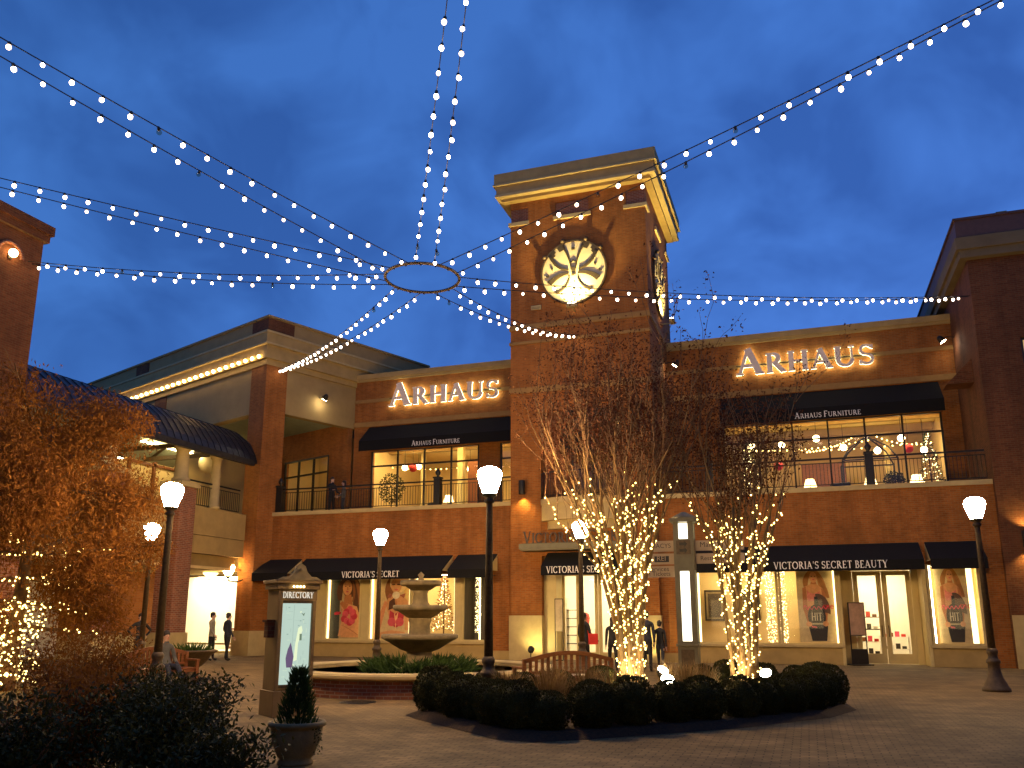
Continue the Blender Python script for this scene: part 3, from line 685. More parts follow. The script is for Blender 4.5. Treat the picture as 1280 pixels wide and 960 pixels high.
# ---- tall dark brick building at the far left
TB = wroot('brick_building', 'tall dark brick building at the left edge, behind the autumn tree', 'building', (-24, 14, 0))
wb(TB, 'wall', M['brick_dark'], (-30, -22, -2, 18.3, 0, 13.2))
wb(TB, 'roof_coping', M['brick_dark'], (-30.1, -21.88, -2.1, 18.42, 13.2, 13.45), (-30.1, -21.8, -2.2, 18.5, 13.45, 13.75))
mb = MB(); mb.lathe([(.75, 0), (.75, .12), (.62, .12), (.62, 0)], (0, 0, 0), 20, arc=(0, math.pi))
mb2 = MB(Matrix.Translation((-22, 17.2, 12.3)) @ Matrix.Rotation(R(90), 4, 'Z') @ Matrix.Rotation(R(90), 4, 'X'))
mb2.lathe([(.46, .0), (.46, .06), (.36, .06), (.36, 0)], (0, 0, 0), 20, arc=(0, math.pi)); W(mb2.build('arch_trim', M['brick_pier']), TB)

# ---- dark brick wing at the right
WG = wroot('brick_wing', 'dark brick wing with a brown parapet at the right edge of the plaza', 'building', (9, 31.9, 0))
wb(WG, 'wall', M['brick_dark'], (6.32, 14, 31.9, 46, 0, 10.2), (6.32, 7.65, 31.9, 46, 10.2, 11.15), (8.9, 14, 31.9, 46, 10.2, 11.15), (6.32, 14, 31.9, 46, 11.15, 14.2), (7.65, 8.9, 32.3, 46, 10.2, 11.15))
wbs(WG, 'stone_base', M['stone_pale'], (6.33, 14, 31.83, 31.9, 0, 1.7))
wb(WG, 'cornice', M['stucco_grey'], (6.05, 14, 31.6, 46, 14.2, 14.5), (5.95, 14, 31.5, 46, 14.5, 14.95))
mb = MB(); mb.box(6.0, 14, 31.55, 46, 14.95, 15.62); mb.box(5.94, 14, 31.49, 46, 15.62, 15.70)
rf = W(mb.build('parapet', mat('brown_parapet_metal', (.10, .050, .032), .6, var=.15)), WG)
MB().box(7.5, 7.85, 32.2, 32.6, 15.7, 16.05).build('chimney', M['stucco'], rf)
w_ = wb(WG, 'window', M['frame'], (7.66, 8.88, 32.0, 32.08, 10.2, 10.28), (7.66, 8.88, 32.0, 32.08, 11.07, 11.15), (7.66, 7.74, 32.0, 32.08, 10.28, 11.07), (8.8, 8.88, 32.0, 32.08, 10.28, 11.07))
MB().box(7.74, 8.8, 32.03, 32.04, 10.28, 11.07).build('pane', emit('dim_lit_window', (1, .66, .25), .5), w_)
mb = MB(); mb.prism([(0, 0), (.9, 0), (0, .9)], (6.32, 33.2, 10.0), (-1, 0, 0), (0, 0, 1), (0, 1, 0), .9)
W(mb.build('wall_bracket', M['brick_dark']), WG)

# ---- unseen buildings added out of view to shade the low sky and reflect in glass
BK = wroot('brick_building', 'added unseen brick building across the plaza that shades the low sky', 'building', (-6, -13, 0))
wb(BK, 'wall', M['brick_dark'], (-30, 22, -16, -12, 0, 13.0)); wb(BK, 'roof_coping', M['stone_brown'], (-30.2, 22.2, -16, -11.8, 13.0, 13.4))
fill_glow = emit('unseen_fill_glow', (1., .7, .32), 2.4)  # added glow on the unseen building, brightens the foreground
for x in range(-26, 20, 6):
    wbs(BK, 'fill_panel', fill_glow, (x, x + 3.2, -12.0, -11.97, .7, 3.1))
    wbs(BK, 'window_frame', M['frame'], (x - .1, x + 3.3, -12.0, -11.96, 3.1, 3.2))
BR = wroot('brick_building', 'added unseen brick building beside the plaza that shades the low sky', 'building', (19, 8, 0))
wb(BR, 'wall', M['brick_dark'], (18, 24, -12, 31.5, 0, 13.0)); wb(BR, 'roof_coping', M['stone_brown'], (17.8, 24, -12, 31.5, 13.0, 13.4))

M['plate'] = mat('pale_medallion_plate', (.62, .52, .30), .7, var=.08, scale=4)
M['ornament'] = mat('dark_ornament', (.05, .035, .015), .6, var=.2)
# ---- medallions on the tower
def medallion(label, loc, rz):
    """ring, plate and raised cross, lit from below by its own lamp"""
    t = thing('tower_medallion', label, 'medallion', loc, rz)
    up = Matrix.Rotation(R(90), 4, 'X')                       # local z of the lathe turned to -Y
    def disc(prof, name, m, n=48):
        mb = MB(up); mb.lathe(prof, (0, 0, 0), n, smooth=False); return mb.build(name, m, t)
    disc([(1.37, .03), (1.37, .07), (0, .07)], 'plate', M['plate'])
    mb = MB(up); mb.lathe([(1.36, .012), (1.43, .012), (1.43, .115), (1.36, .115), (1.36, .012)], (0, 0, 0), 48, smooth=False)
    for a in (38, 68, 108, 148):
        ca, sa = math.cos(R(a)), math.sin(R(a))
        mb.ball((1.50 * ca, 1.50 * sa, .10), .10, 8, 6)
    mb.build('rim', M['bronze'], t)
    def P(pts, dep=.07, mb=None):
        own = mb is None; mb = mb or MB()
        mb.prism(pts, (0, -.072, 0), (1, 0, 0), (0, 0, 1), (0, -1, 0), dep)
        if own: mb.build('cross_ornament', M['ornament'], t)
    def band(pts, w0, w1, dep):
        w0 *= .88; w1 *= .88; mb = MB()
        for i in range(len(pts) - 1):
            (x0, z0), (x1, z1) = pts[i], pts[i + 1]; L = math.hypot(x1 - x0, z1 - z0); nx, nz = -(z1 - z0) / L, (x1 - x0) / L
            a = w0 + (w1 - w0) * i / (len(pts) - 1); b_ = w0 + (w1 - w0) * (i + 1) / (len(pts) - 1)
            P([(x0 - nx * a, z0 - nz * a), (x1 - nx * b_, z1 - nz * b_), (x1 + nx * b_, z1 + nz * b_), (x0 + nx * a, z0 + nz * a)], dep + .0007 * i, mb)
        mb.build('cross_ornament', M['ornament'], t)
    def curve(a, c, b_, n=8): return [((1 - k) ** 2 * a[0] + 2 * k * (1 - k) * c[0] + k * k * b_[0], (1 - k) ** 2 * a[1] + 2 * k * (1 - k) * c[1] + k * k * b_[1]) for k in [i / n for i in range(n + 1)]]
    for s in (1, -1):
        band(curve((s * .10, .12), (s * .16, .7), (s * .42, 1.12)), .025, .05, .05)     # upright arm, outline
        band(curve((s * .22, .10), (s * .75, .18), (s * .98, .78)), .035, .085, .06)    # arcs over the side arms
        band(curve((s * .20, -.08), (s * .62, -.02), (s * 1.06, -.42)), .04, .14, .06)  # bars under the side arms
        band(curve((s * .18, -.24), (s * .26, -.72), (s * .70, -.86)), .02, .035, .05)  # legs
        P([(s * .62, -.90), (s * .78, -.90), (s * .78, -.78), (s * .62, -.78)], .055)
        band([(s * .80, 1.02), (s * .98, .86)], .09, .09, .045); band([(s * .42, 1.20), (s * .62, 1.14)], .07, .07, .045)
        P([(s * .88, .30), (s * .96, .30), (s * .92, .12)], .05)
        band([(s * 1.10, .0), (s * 1.10, -.10), (s * 1.2, -.08)], .02, .02, .05)
    for a0, a1 in ((36, 47), (58, 73), (107, 122), (133, 144)):
        P([(r_ * math.cos(R(a)), r_ * math.sin(R(a))) for r_, a in ((1.13, a0), (1.35, a0), (1.35, (a0 + a1) / 2), (1.35, a1), (1.13, a1))], .04)
    P([(-.09, .02), (.09, .02), (.09, .2), (-.09, .2)], .06); P([(-.09, -.16), (.09, -.16), (.09, -.08), (-.09, -.08)], .06)
    P([(-.07, .98), (.07, .98), (.07, 1.08), (-.07, 1.08)], .06); band([(-.10, .42), (0, .52), (.10, .42)], .025, .025, .05)
    return t
medallion('round cream medallion with a dark flared cross on the tower front', (-8.28, YT, 15.8), 0)
medallion('round medallion on the narrow right-hand side of the tower, seen edge-on', (-5.2, 34.6, 15.8), R(90))
# ------------------------------------------------------------------ halo-lit store signs
def store_sign(label, x0, x1, z):
    t = thing('store_sign', label, 'store sign', ((x0 + x1) / 2, YU, z), 0, 'halo-lit store signs')
    cx = (x0 + x1) / 2
    word, ht, sm = 'ARHAUS', 1.16, .74; weight(.23, .105, .065)
    # each letter is a part of its own, its light sits behind it
    tot = sum((glyph(c)[1] + .06) * (ht if i == 0 else ht * sm) for i, c in enumerate(word)); k = (x1 - x0) / tot; x = x0 - cx
    for i, c in enumerate(word):
        g, adv = glyph(c); h = ht if i == 0 else ht * sm
        for nm, off, dep, m in (('letter', -.17, .09, 'steel'), ('letter_halo', -.145, .01, 'halo')):
            mb = MB()
            for j, poly in enumerate(g):
                mb.prism([(p[0] * h * k + x, p[1] * h) for p in poly], (0, off + (.0 if nm == 'letter' else .0), 0), (1, 0, 0), (0, 0, 1), (0, -1, 0), dep + .0008 * (j % 23))
            o = mb.build(nm, M[m], par if nm == 'letter_halo' else t)
            par = o
        x += (adv + .06) * h * k
    weight(.165, .075, .05); MB().box(x0 - cx, x1 - cx, -.13, -.09, .40, .46).build('mounting_rail', M['bronze'], t)
    return t
store_sign('halo-lit metal ARHAUS letters over the four-light upper window, beside the corner pavilion', -19.05, -13.15, 11.9)
store_sign('halo-lit metal ARHAUS letters over the six-light upper window, beside the dark brick wing', -2.2, 3.42, 11.88)
t = thing('shop_sign', "dark raised VICTORIA'S SECRET letters standing on the entrance canopy of the tower", 'shop sign', (-8.15, 31.1, 4.42))
words("VICTORIA'S SECRET", (-2.15, 0, 0.02), .46, .05, .86, 4.3, M['letter_dark'], t)
MB().box(-2.2, 2.2, -.06, .02, 0, .02).build('base_rail', M['bronze'], t)

# ------------------------------------------------------------------ lamp posts
def lamp_post(label, x, y, H=4.44):
    t = thing('lamp_post', label, 'street lamp', (x, y, 0), 0, 'globe lamp posts round the plaza')
    mb = MB(); mb.lathe([(.30, 0), (.30, .06), (.26, .10), (.24, .16), (.17, .30), (.13, .46), (.12, .60), (.15, .63), (.15, .68), (.11, .72), (.095, .80), (.12, .84), (.12, .9), (.085, .95)], n=16); mb.build('base', M['bronze'], t)
    mb = MB(); mb.lathe([(.078, .95), (.058, H - .75), (.058, H - .70), (.09, H - .69), (.09, H - .64), (.06, H - .62), (.10, H - .57), (.13, H - .55)], n=32, flute=.05); mb.build('pole', M['bronze'], t)
    mb = MB(); mb.lathe([(.115, H - .55), (.155, H - .43), (.20, H - .30), (.228, H - .20), (.232, H - .14), (.215, H - .09), (.17, H - .045), (.10, H - .012), (0, H)], n=24); mb.build('lamp_shade', M['lamp'], t)
    mb = MB(); mb.lathe([(.135, H - .565), (.14, H - .545), (.14, H - .53), (.13, H - .52)], n=16); mb.build('shade_collar', M['metal'], t)
    return t
lamp_post('bronze lamp post on the open paving before the glass double doors, base in full view', 3.93, 22.28)
lamp_post('large bronze lamp post between the fountain and the boxwood bed, nearest of the tall lamps', -5.52, 14.65)
lamp_post('bronze lamp post behind the fountain, before the poster windows', -12.92, 24.29)
lamp_post('bronze lamp post beside the autumn tree, in front of the brick pier', -12.57, 14.26)
lamp_post('bronze lamp post in front of the tower entrance, partly behind the lit tree', -6.22, 24.16)
lamp_post('lamp post whose shade shows through the twigs of the autumn tree', -18.7, 20.5)

# ------------------------------------------------------------------ string lights from the steel ring
RC, RR = Vector((-10.15, 21.16, 11.5)), 1.10
t = thing('light_ring', 'thin steel ring hanging in the sky where all the light strings meet', 'light ring', RC)
mb = MB(); n = 48
mb.tube([(RR * math.cos(2 * math.pi * i / n), RR * math.sin(2 * math.pi * i / n), 0) for i in range(n + 1)], .045, 8, cap=False); mb.build('hoop', M['bronze'], t)
mb = MB()
for i in range(16):
    a = 2 * math.pi * i / 16; mb.ball((RR * math.cos(a), RR * math.sin(a), -.05), .03, 6, 4)
mb.build('hook_rim', M['metal'], t)
bm_ = MB(); bm_.mat(0).ball((0, 0, -.10), .046, 12, 8, (1, 1, 1.15)); bm_.mat(1).lathe([(.034, -.07), (.034, .0), (.015, .02)], n=6)
bulb_o = bm_.build('bulb', [M['bulb'], M['metal']]); bulb_me = bulb_o.data; dim_me = bulb_me.copy(); dim_me.materials[0] = M['bulb_dim']; bpy.data.objects.remove(bulb_o)
dead = MB(); dead.mat(0).ball((0, 0, -.11), .06, 8, 6); dead.mat(1).lathe([(.034, -.07), (.034, .0), (.015, .02)], n=6)
dead_o = dead.build('bulb', [M['glass_dim'], M['metal']]); dead_me = dead_o.data; bpy.data.objects.remove(dead_o)
def string_light(label, a, b, sag=.35, skip=(), off=0.):
    a, b = Vector(a), Vector(b); L = (b - a).length
    P = lambda k: a.lerp(b, k) + Vector((0, 0, -sag * 4 * k * (1 - k)))
    t = thing('string_light', label, 'string lights', a, 0, 'bulb strings spread from the steel ring')
    n = max(8, int(L / .8)); MB().tube([P(i / n) - a for i in range(n + 1)], .013, 4, smooth=False).build('cable', M['metal'], t)
    d = .28 + off; i = 0
    while d < L - .1:
        o = bpy.data.objects.new('bulb', dead_me if i in skip else (dim_me if random.random() < .22 else bulb_me)); col.objects.link(o); o.parent = t; o.location = P(d / L) - a
        if i in skip: o['label'] = 'burnt-out bulb'
        o.rotation_euler = (random.uniform(-.25, .25), random.uniform(-.25, .25), 0); o.scale = (random.uniform(.88, 1.14),) * 3
        d += .61 * random.uniform(.95, 1.05); i += 1
def pair(end, sep_ring, sep_end, label_a, label_b, sag=.35, skip=((), ())):
    end = Vector(end); d = (end - RC); d.z = 0; d.normalize(); tn = Vector((-d.y, d.x, 0))
    for s, lab, sk, of in ((1, label_a, skip[0], 0.), (-1, label_b, skip[1], .27)):
        h = sep_ring / 2; k = math.sqrt(max(0, RR * RR - h * h))
        string_light(lab, RC + d * k + tn * h * s, end + tn * sep_end / 2 * s, sag, sk, of)
pair((-15.1, 8.55, 13.0), 1.0, .5, 'upper string of the pair that rises to the top left corner of the sky', 'lower string of the pair that rises to the top left corner of the sky', .10, ((12,), (9, 20)))
pair((-21.3, 13.4, 13.25), 1.0, .5, 'upper string of the pair running over the roof of the tall brick building', 'lower string of the pair running over the roof of the tall brick building', .05)
pair((-21.97, 17.9, 12.35), .8, .2, 'back string of the pair tied to the wall of the tall brick building', 'front string of the pair tied to the wall of the tall brick building', .2, ((13,), (5,)))
pair((-22.72, 32.1, 13.0), .85, .04, 'left string of the pair tied to the corner pavilion under its cornice', 'right string of the pair tied to the corner pavilion under its cornice', .35, ((3,), ()))
pair((-8.25, YT - .1, 13.0), .7, .05, 'left string of the pair tied to the front of the clock tower', 'right string of the pair tied to the front of the clock tower', .35, ((1,), ()))
pair((6.28, 32.05, 12.9), .7, .06, 'back string of the pair tied to the corner of the dark brick wing', 'front string of the pair tied to the corner of the dark brick wing', .3)
pair((4.9, 15.6, 13.1), .75, .10, 'upper string of the pair that rises to the top right corner of the sky', 'lower string of the pair that rises to the top right corner of the sky', .10, ((12,), (14, 8)))
pair((-4.15, 10.05, 13.0), .55, .30, 'right string of the pair that climbs straight up overhead', 'left string of the pair that climbs straight up overhead', .25, ((1,), (1,)))
# bulbs along the pavilion eave
t = thing('eave_light_string', 'row of warm bulbs lighting the long eave of the corner pavilion', 'eave lights', (-22.9, 31.4, 13.38), R(-20.4))
MB().tube([(-.1, -.24, .02), (-25.5, -.24, .02)], .012, 4).build('cable', M['metal'], t)
eb = MB(); eb.ball((0, 0, .09), .085, 8, 6); eo = eb.build('bulb', emit('eave_bulb_glow', (1., .66, .26), 24)); em = eo.data; bpy.data.objects.remove(eo)
for i in range(46):
    o = bpy.data.objects.new('bulb', em); col.objects.link(o); o.parent = t; o.location = (-.3 - i * .55, -.26, .0)

# ------------------------------------------------------------------ small lamps on the walls
def wall_flood(label, p, rz, s=1.):
    """short bracket and a round head that faces down"""
    t = thing('wall_floodlight', label, 'floodlight', p, rz)
    MB().tube([(0, 0, 0), (0, -.28 * s, .05), (0, -.42 * s, .02)], .02, 6).build('bracket', M['metal'], t)
    mm = Matrix.Translation((0, -.5 * s, -.02)) @ Matrix.Rotation(R(35), 4, 'X')
    mb = MB(mm); mb.lathe([(.13 * s, -.14), (.12 * s, .05), (.06 * s, .14), (0, .15)], n=12); mb.build('head', M['metal'], t)
    mb = MB(mm); mb.lathe([(0, -.15), (.125 * s, -.15), (.125 * s, -.142), (0, -.142)], n=12); mb.build('lens', M['flood'], t)
wall_flood('small white floodlight on the beige beam of the corner pavilion', (-21.85, 34.3, 12.1), R(69.6))
wall_flood('small floodlight on the side of the dark brick wing near the roof coping', (6.28, 35.6, 12.5), R(-90))
wall_flood('small floodlight on the side of the tower above the lit tree', (-5.15, 35.4, 12.5), R(90))
def tower_lamp(label, p, rz):
    t = thing('uplight', label, 'floodlight', p, rz)
    MB().tube([(0, 0, -.1), (0, -.52, -.12)], .03, 6).build('arm', M['stone_pale'], t)
    mb = MB(Matrix.Translation((0, -.56, -.02))); mb.box(-.22, .22, -.10, .10, -.08, .06); mb.build('housing', M['stone_pale'], t)
    mb = MB(Matrix.Translation((0, -.56, .045))); mb.box(-.18, .18, -.07, .07, .02, .03); mb.build('lens', M['flood'], t)
    ld = bpy.data.lights.new('uplight_beam', 'SPOT'); ld.energy = 1900; ld.color = (1., .76, .28); ld.spot_size = R(125); ld.spot_blend = .8; ld.shadow_soft_size = .10
    lo = bpy.data.objects.new('uplight_beam', ld); col.objects.link(lo); lo.parent = t; lo.location = (0, -.60, .10); lo.rotation_euler = (R(180 - 12), 0, 0)
    return t
tower_lamp('floodlight on a short arm under the front medallion', (-8.25, YT, 14.15), 0)
tower_lamp('floodlight on a short arm under the side medallion of the tower', (-5.2, 34.6, 14.15), R(90))
wb_ = thing('wall_vent', 'small pale louvred vent on the tower wall below the medallion', 'vent', (-9.95, YT, 14.42))
MB().box(-.22, .22, -.06, 0, -.09, .09).build('louvre_frame', M['stone_pale'], wb_); MB().box(-.19, .19, -.065, -.06, -.05, -.03).box(-.19, .19, -.065, -.06, .0, .02).build('slat', M['stucco_grey'], wb_)
def cylinder_sconce(label, p, rz, power, up=False):
    t = thing('wall_sconce', label, 'wall sconce', p, rz)
    mb = MB(); mb.lathe([(.125, -.28), (.13, -.26), (.13, .26), (.125, .28), (0, .28)], (0, -.2, 0), 16); mb.build('housing', M['metal'], t)
    MB().box(-.05, .05, -.1, 0, -.08, .08).build('bracket', M['metal'], t)
    mb = MB(); mb.lathe([(0, -.275), (.115, -.275), (.115, -.268), (0, -.268)], (0, -.2, 0), 16); mb.build('lens', M['flood'], t)
    for k, rx in ((1, 0), (0, 180)):
        if not k and not up: continue
        ld = bpy.data.lights.new('sconce_beam', 'SPOT'); ld.energy = power; ld.color = (1., .66, .20); ld.spot_size = R(120); ld.spot_blend = .7; ld.shadow_soft_size = .06
        lo = bpy.data.objects.new('sconce_beam', ld); col.objects.link(lo); lo.parent = t; lo.location = (0, -.2, -.30 if k else .31); lo.rotation_euler = (R(rx), 0, 0)
cylinder_sconce('black cylinder sconce throwing light down the left brick pier of the tower', (-10.55, YT, 6.75), 0, 130)
cylinder_sconce('black drum sconce lighting the dark brick wing at the right edge', (7.0, 31.9, 4.15), 0, 110, True)
t = thing('wall_lantern', 'glass globe lantern on a curved arm on the corner pillar', 'wall lantern', (-23.9, 31.72, 3.5), R(-20.4))
MB().tube([(.35, 0, -.25), (.3, -.3, -.35), (.05, -.5, -.3), (0, -.52, -.08)], .03, 7).build('arm', M['metal'], t)
mb = MB(); mb.lathe([(.10, -.1), (.24, .12), (.27, .3), (.2, .45), (.06, .52), (0, .54)], (0, -.52, 0), 16); mb.build('lamp_shade', emit('lantern_glow', (1., .62, .24), 55), t)
mb = MB(); mb.lathe([(.05, -.2), (.12, -.1), (.12, -.08)], (0, -.52, 0), 12); mb.build('cup', M['metal'], t)
t = thing('ceiling_lamp', 'glowing bowl lamp hanging in front of the bright shop under the walkway', 'ceiling lamp', (-25.0, 31.2, 3.62))
MB().tube([(0, 0, 0), (0, 0, -.1)], .02, 6).build('stem', M['bronze'], t)
mb = MB(); mb.lathe([(0, -.26), (.18, -.22), (.30, -.12), (.33, -.06)], n=16); mb.build('bowl', M['soft'], t)
t = thing('wall_lamp', 'glowing lamp inside the brick arch at the top of the tall building', 'wall lamp', (-22, 17.2, 12.35))
mb = MB(); mb.ball((.16, 0, 0), .13, 10, 8); mb.build('globe', emit('arch_lamp_glow', (1., .62, .25), 22), t); MB().box(0, .06, -.06, .06, -.16, .0).build('bracket', M['metal'], t)
t = thing('globe_lantern', 'big round paper-coloured globe hanging in the raised walkway', 'lantern', (-26.4, 33.1 - .9, 8.75))
mb = MB(); mb.ball((0, 0, 0), .48, 16, 12); mb.build('globe', mat('paper_globe', (.62, .50, .28), .8, var=.05), t); MB().tube([(0, 0, .47), (0, 0, 1.2)], .012, 5).build('cord', M['metal'], t)
for lab, p in (('canopy lamp glowing through the top twigs of the autumn tree', (-23.4, 22.6, 8.25)), ('canopy lamp under the walkway roof beside the autumn tree', (-24.3, 24.6, 7.55))):
    t = thing('canopy_lamp', lab, 'ceiling lamp', p)
    mb = MB(); mb.lathe([(.05, .2), (.16, .05), (.17, 0)], n=12); mb.build('shade', M['metal'], t)
    mb = MB(); mb.lathe([(0, -.05), (.12, -.01), (.155, .02), (0, .025)], n=12); mb.build('lens', emit('canopy_lamp_glow', (.95, 1., .72), 40), t)

# ------------------------------------------------------------------ fountain
FX, FY = -8.95, 19.0
t = thing('fountain', 'three-tiered stone fountain in a round brick basin with a pale stone rim', 'fountain', (FX, FY, 0))
mb = MB(); mb.lathe([(3.18, 0), (3.18, .38)], n=72, smooth=False); mb.lathe([(2.9, 0.02), (2.9, .38)], n=72, smooth=False); mb.build('basin_wall', M['brick_pier'], t)
mb = MB(); mb.lathe([(2.85, .38), (3.27, .38), (3.32, .41), (3.32, .46), (3.27, .50), (2.88, .50), (2.84, .47), (2.85, .38)], n=72, smooth=False); mb.build('basin_rim', M['stone_pale'], t)
mb = MB(); mb.lathe([(2.9, .26), (0, .26)], n=60); mb.build('water', M['water'], t)
def tier(z, r, d):
    return [(r * .22, z - d), (r * .5, z - d * .8), (r * .8, z - d * .42), (r * .93, z - .13), (r, z - .09), (r, z - .02), (r * .97, z), (r * .88, z - .02), (r * .6, z - d * .4), (0, z - d * .5)]
mb = MB(); mb.lathe([(.55, .1), (.55, .42), (.40, .5), (.32, .62), (.30, .9)], n=24); mb.lathe([(.29, 1.05), (.33, 1.1), (.27, 1.2), (.24, 1.45), (.28, 1.55), (.28, 1.62)], n=24); mb.lathe([(.24, 1.8), (.26, 1.9), (.19, 2.0), (.17, 2.2), (.2, 2.28)], n=24); mb.build('stem', M['stone_grey'], t)
for z, r, d in ((1.24, .92, .45), (1.93, .66, .36), (2.52, .50, .28)):
    mb = MB(); mb.lathe(tier(z, r, d), n=32, flute=.012); mb.build('bowl', M['stone_grey'], t)
mb = MB(); mb.lathe([(.06, 2.42), (.09, 2.52), (.05, 2.6), (.08, 2.66), (0, 2.74)], n=12); mb.build('finial', M['stone_grey'], t)
t = thing('fern_planting', 'ring of green ferns growing in the water at the foot of the fountain', 'ferns', (FX, FY, .25))
mb = MB()
for i in range(1500):
    a = random.uniform(0, 6.283); r = random.uniform(.45, 1.35) ** .9; p = Vector((r * math.cos(a), r * math.sin(a), 0))
    dr = Vector((math.cos(a) * .6 + random.gauss(0, .6), math.sin(a) * .6 + random.gauss(0, .6), random.uniform(.4, 1.4)))
    p.z = random.uniform(0, .28); mb.leaf(p, dr, Vector((random.gauss(0, 1), random.gauss(0, 1), .6)), random.uniform(.16, .42), .06)
mb.build('fronds', M['fern_leaf'], t)
t = thing('drain_grate', 'dark round drain cover in the paving in front of the fountain', 'drain cover', (-8.52, 15.3, 0))
mb = MB(); mb.lathe([(.36, .004), (.36, .012), (0, .012)], n=24); mb.build('cover', M['metal'], t); mb = MB()
for i in range(5): mb.box(-.25, .25, -.2 + i * .1 - .012, -.2 + i * .1 + .012, .0125, .018)
mb.build('grate', M['bronze'], t)

# ------------------------------------------------------------------ benches
def bench(label, loc, rz, L=2.0):
    t = thing('wooden_bench', label, 'bench', loc, rz)
    h = L / 2
    for s in (-1, 1):
        MB().box(s * h - .035 if s > 0 else -h - .035, s * h + .035, -.32, -.25, 0, .62).build('leg', M['wood'], t)
        MB().box(s * h - .035, s * h + .035, .22, .29, 0, .80).build('leg', M['wood'], t)
        MB().box(s * h - .045, s * h + .045, -.34, .24, .60, .64).build('armrest', M['wood'], t)
    mb = MB()
    for k in range(5): mb.box(-h + .03, h - .03, -.29 + k * .105, -.21 + k * .105, .42, .45)
    mb.box(-h + .03, h - .03, -.27, -.235, .34, .42).box(-h + .03, h - .03, .20, .235, .34, .42); mb.build('seat', M['wood'], t)
    arch = lambda x: .80 + .16 * math.cos(x / h * math.pi / 2)
    mb = MB(); n = 16
    top = [(-h + L * i / n, arch(-h + L * i / n)) for i in range(n + 1)]
    mb.prism([(x, z - .085) for x, z in top] + [(x, z) for x, z in reversed(top)], (0, .29, 0), (1, 0, 0), (0, 0, 1), (0, -1, 0), .05)
    mb.box(-h, h, .24, .29, .50, .56); mb.build('backrest_frame', M['wood'], t)
    mb = MB(); k = 15
    for i in range(1, k):
        x = -h + L * i / k; mb.box(x - .032, x + .032, .252, .278, .56, arch(x) - .06)
    mb.build('backrest_slat', M['wood'], t)
    return t
bench('slatted wooden bench with an arched back, in front of the tower entrance', (-4.95, 17.62, 0), math.atan2(1.3, 1.52) + math.pi)
bench('wooden bench with a seated man, beside the autumn tree', (-14.75, 16.9, 0), R(33) + R(35), 1.5)

# ------------------------------------------------------------------ shrubs, planting bed
def foliage_ball(mb, c, r, n, ll, lw, sq=1., jit=.12, inner=.7):
    c = Vector(c)
    for i in range(n):
        v = Vector((random.gauss(0, 1), random.gauss(0, 1), random.gauss(0, 1))).normalized()
        rr = r * (1 - jit * abs(random.gauss(0, 1))) * (1 + .09 * mnoise.noise(v * 2.4 + c + Vector((sq * 3, n * .01, 0)))) if random.random() < inner else r * random.uniform(.5, .95)
        p = c + Vector((v.x * rr, v.y * rr, v.z * rr * sq))
        if p.z < .02: p.z = .02 + random.random() * .05
        d = (v * .7 + Vector((random.gauss(0, .6), random.gauss(0, .6), random.gauss(.25, .6))))
        mb.leaf(p, d, v + Vector((random.gauss(0, .5), random.gauss(0, .5), random.gauss(0, .5))), ll * random.uniform(.7, 1.3), lw)
protos = []
for k in range(3):
    mb = MB(); foliage_ball(mb, (0, 0, .34), .352, 5600, .034, .022, 1.02, .05, .9); mb.ball((0, 0, .33), .30, 16, 10, (1, 1, 1.0))
    mb.tube([(0, 0, 0), (.01, .02, .2), (0, 0, .45)], [.03, .025, .01], 6)
    o = mb.build('boxwood_ball', M['box_leaf']); protos.append(o.data); bpy.data.objects.remove(o)
front = [(-6.15, 13.75), (-5.72, 13.38), (-5.30, 13.02), (-4.88, 12.68), (-4.45, 12.33), (-4.05, 12.0), (-3.62, 11.95), (-3.05, 12.42), (-2.55, 12.95), (-2.08, 13.42), (-1.62, 13.9), (-1.2, 14.4), (-.8, 14.92), (-.42, 15.45), (-.08, 16.0), (.16, 16.6), (.28, 17.2)]
back = [(-6.0, 14.4), (-5.6, 14.95), (-5.1, 15.45), (-4.65, 15.95), (-3.9, 16.35), (.12, 17.9), (-.35, 18.45), (-.95, 18.75), (-1.65, 18.6), (-2.15, 18.1)]
def bed_poly():
    return [(-6.65, 13.6), (-6.2, 13.1), (-4.2, 11.4), (-3.6, 11.28), (-3.0, 11.75), (-1.1, 13.7), (.25, 15.6), (.72, 17.0), (.6, 18.1), (-.2, 19.05), (-1.4, 19.25), (-2.4, 18.7), (-4.5, 16.75), (-5.9, 15.1), (-6.6, 14.3)]
mb = MB(); P = bed_poly(); cx = sum(p[0] for p in P) / len(P); cy = sum(p[1] for p in P) / len(P); n = len(P)
lo = [(x, y, .004) for x, y in P]; hi = [(cx + (x - cx) * .93, cy + (y - cy) * .93, .10) for x, y in P]
mb.add(lo + hi + [(cx, cy, .16)], [(i, (i + 1) % n, n + (i + 1) % n, n + i) for i in range(n)] + [(n + i, n + (i + 1) % n, 2 * n) for i in range(n)])
tag(mb.build('mulch_bed', M['mulch']), kind='structure')
k = 0
for lst, lab, g in ((front, 'clipped dark boxwood ball in the front edge of the tree bed', 'boxwood balls along the front of the tree bed'), (back, 'clipped boxwood ball in the back edge of the tree bed, behind the trunks', 'boxwood balls along the back of the tree bed')):
    for x, y in lst:
        o = bpy.data.objects.new('boxwood_ball', protos[k % 3]); col.objects.link(o); k += 1
        s = random.uniform(.88, 1.10); o.location = (x + random.gauss(0, .03), y + random.gauss(0, .03), .03); o.rotation_euler = (0, 0, random.uniform(0, 6)); o.scale = (s, s, s * random.uniform(.92, 1.08))
        tag(o, lab, 'boxwood', g)
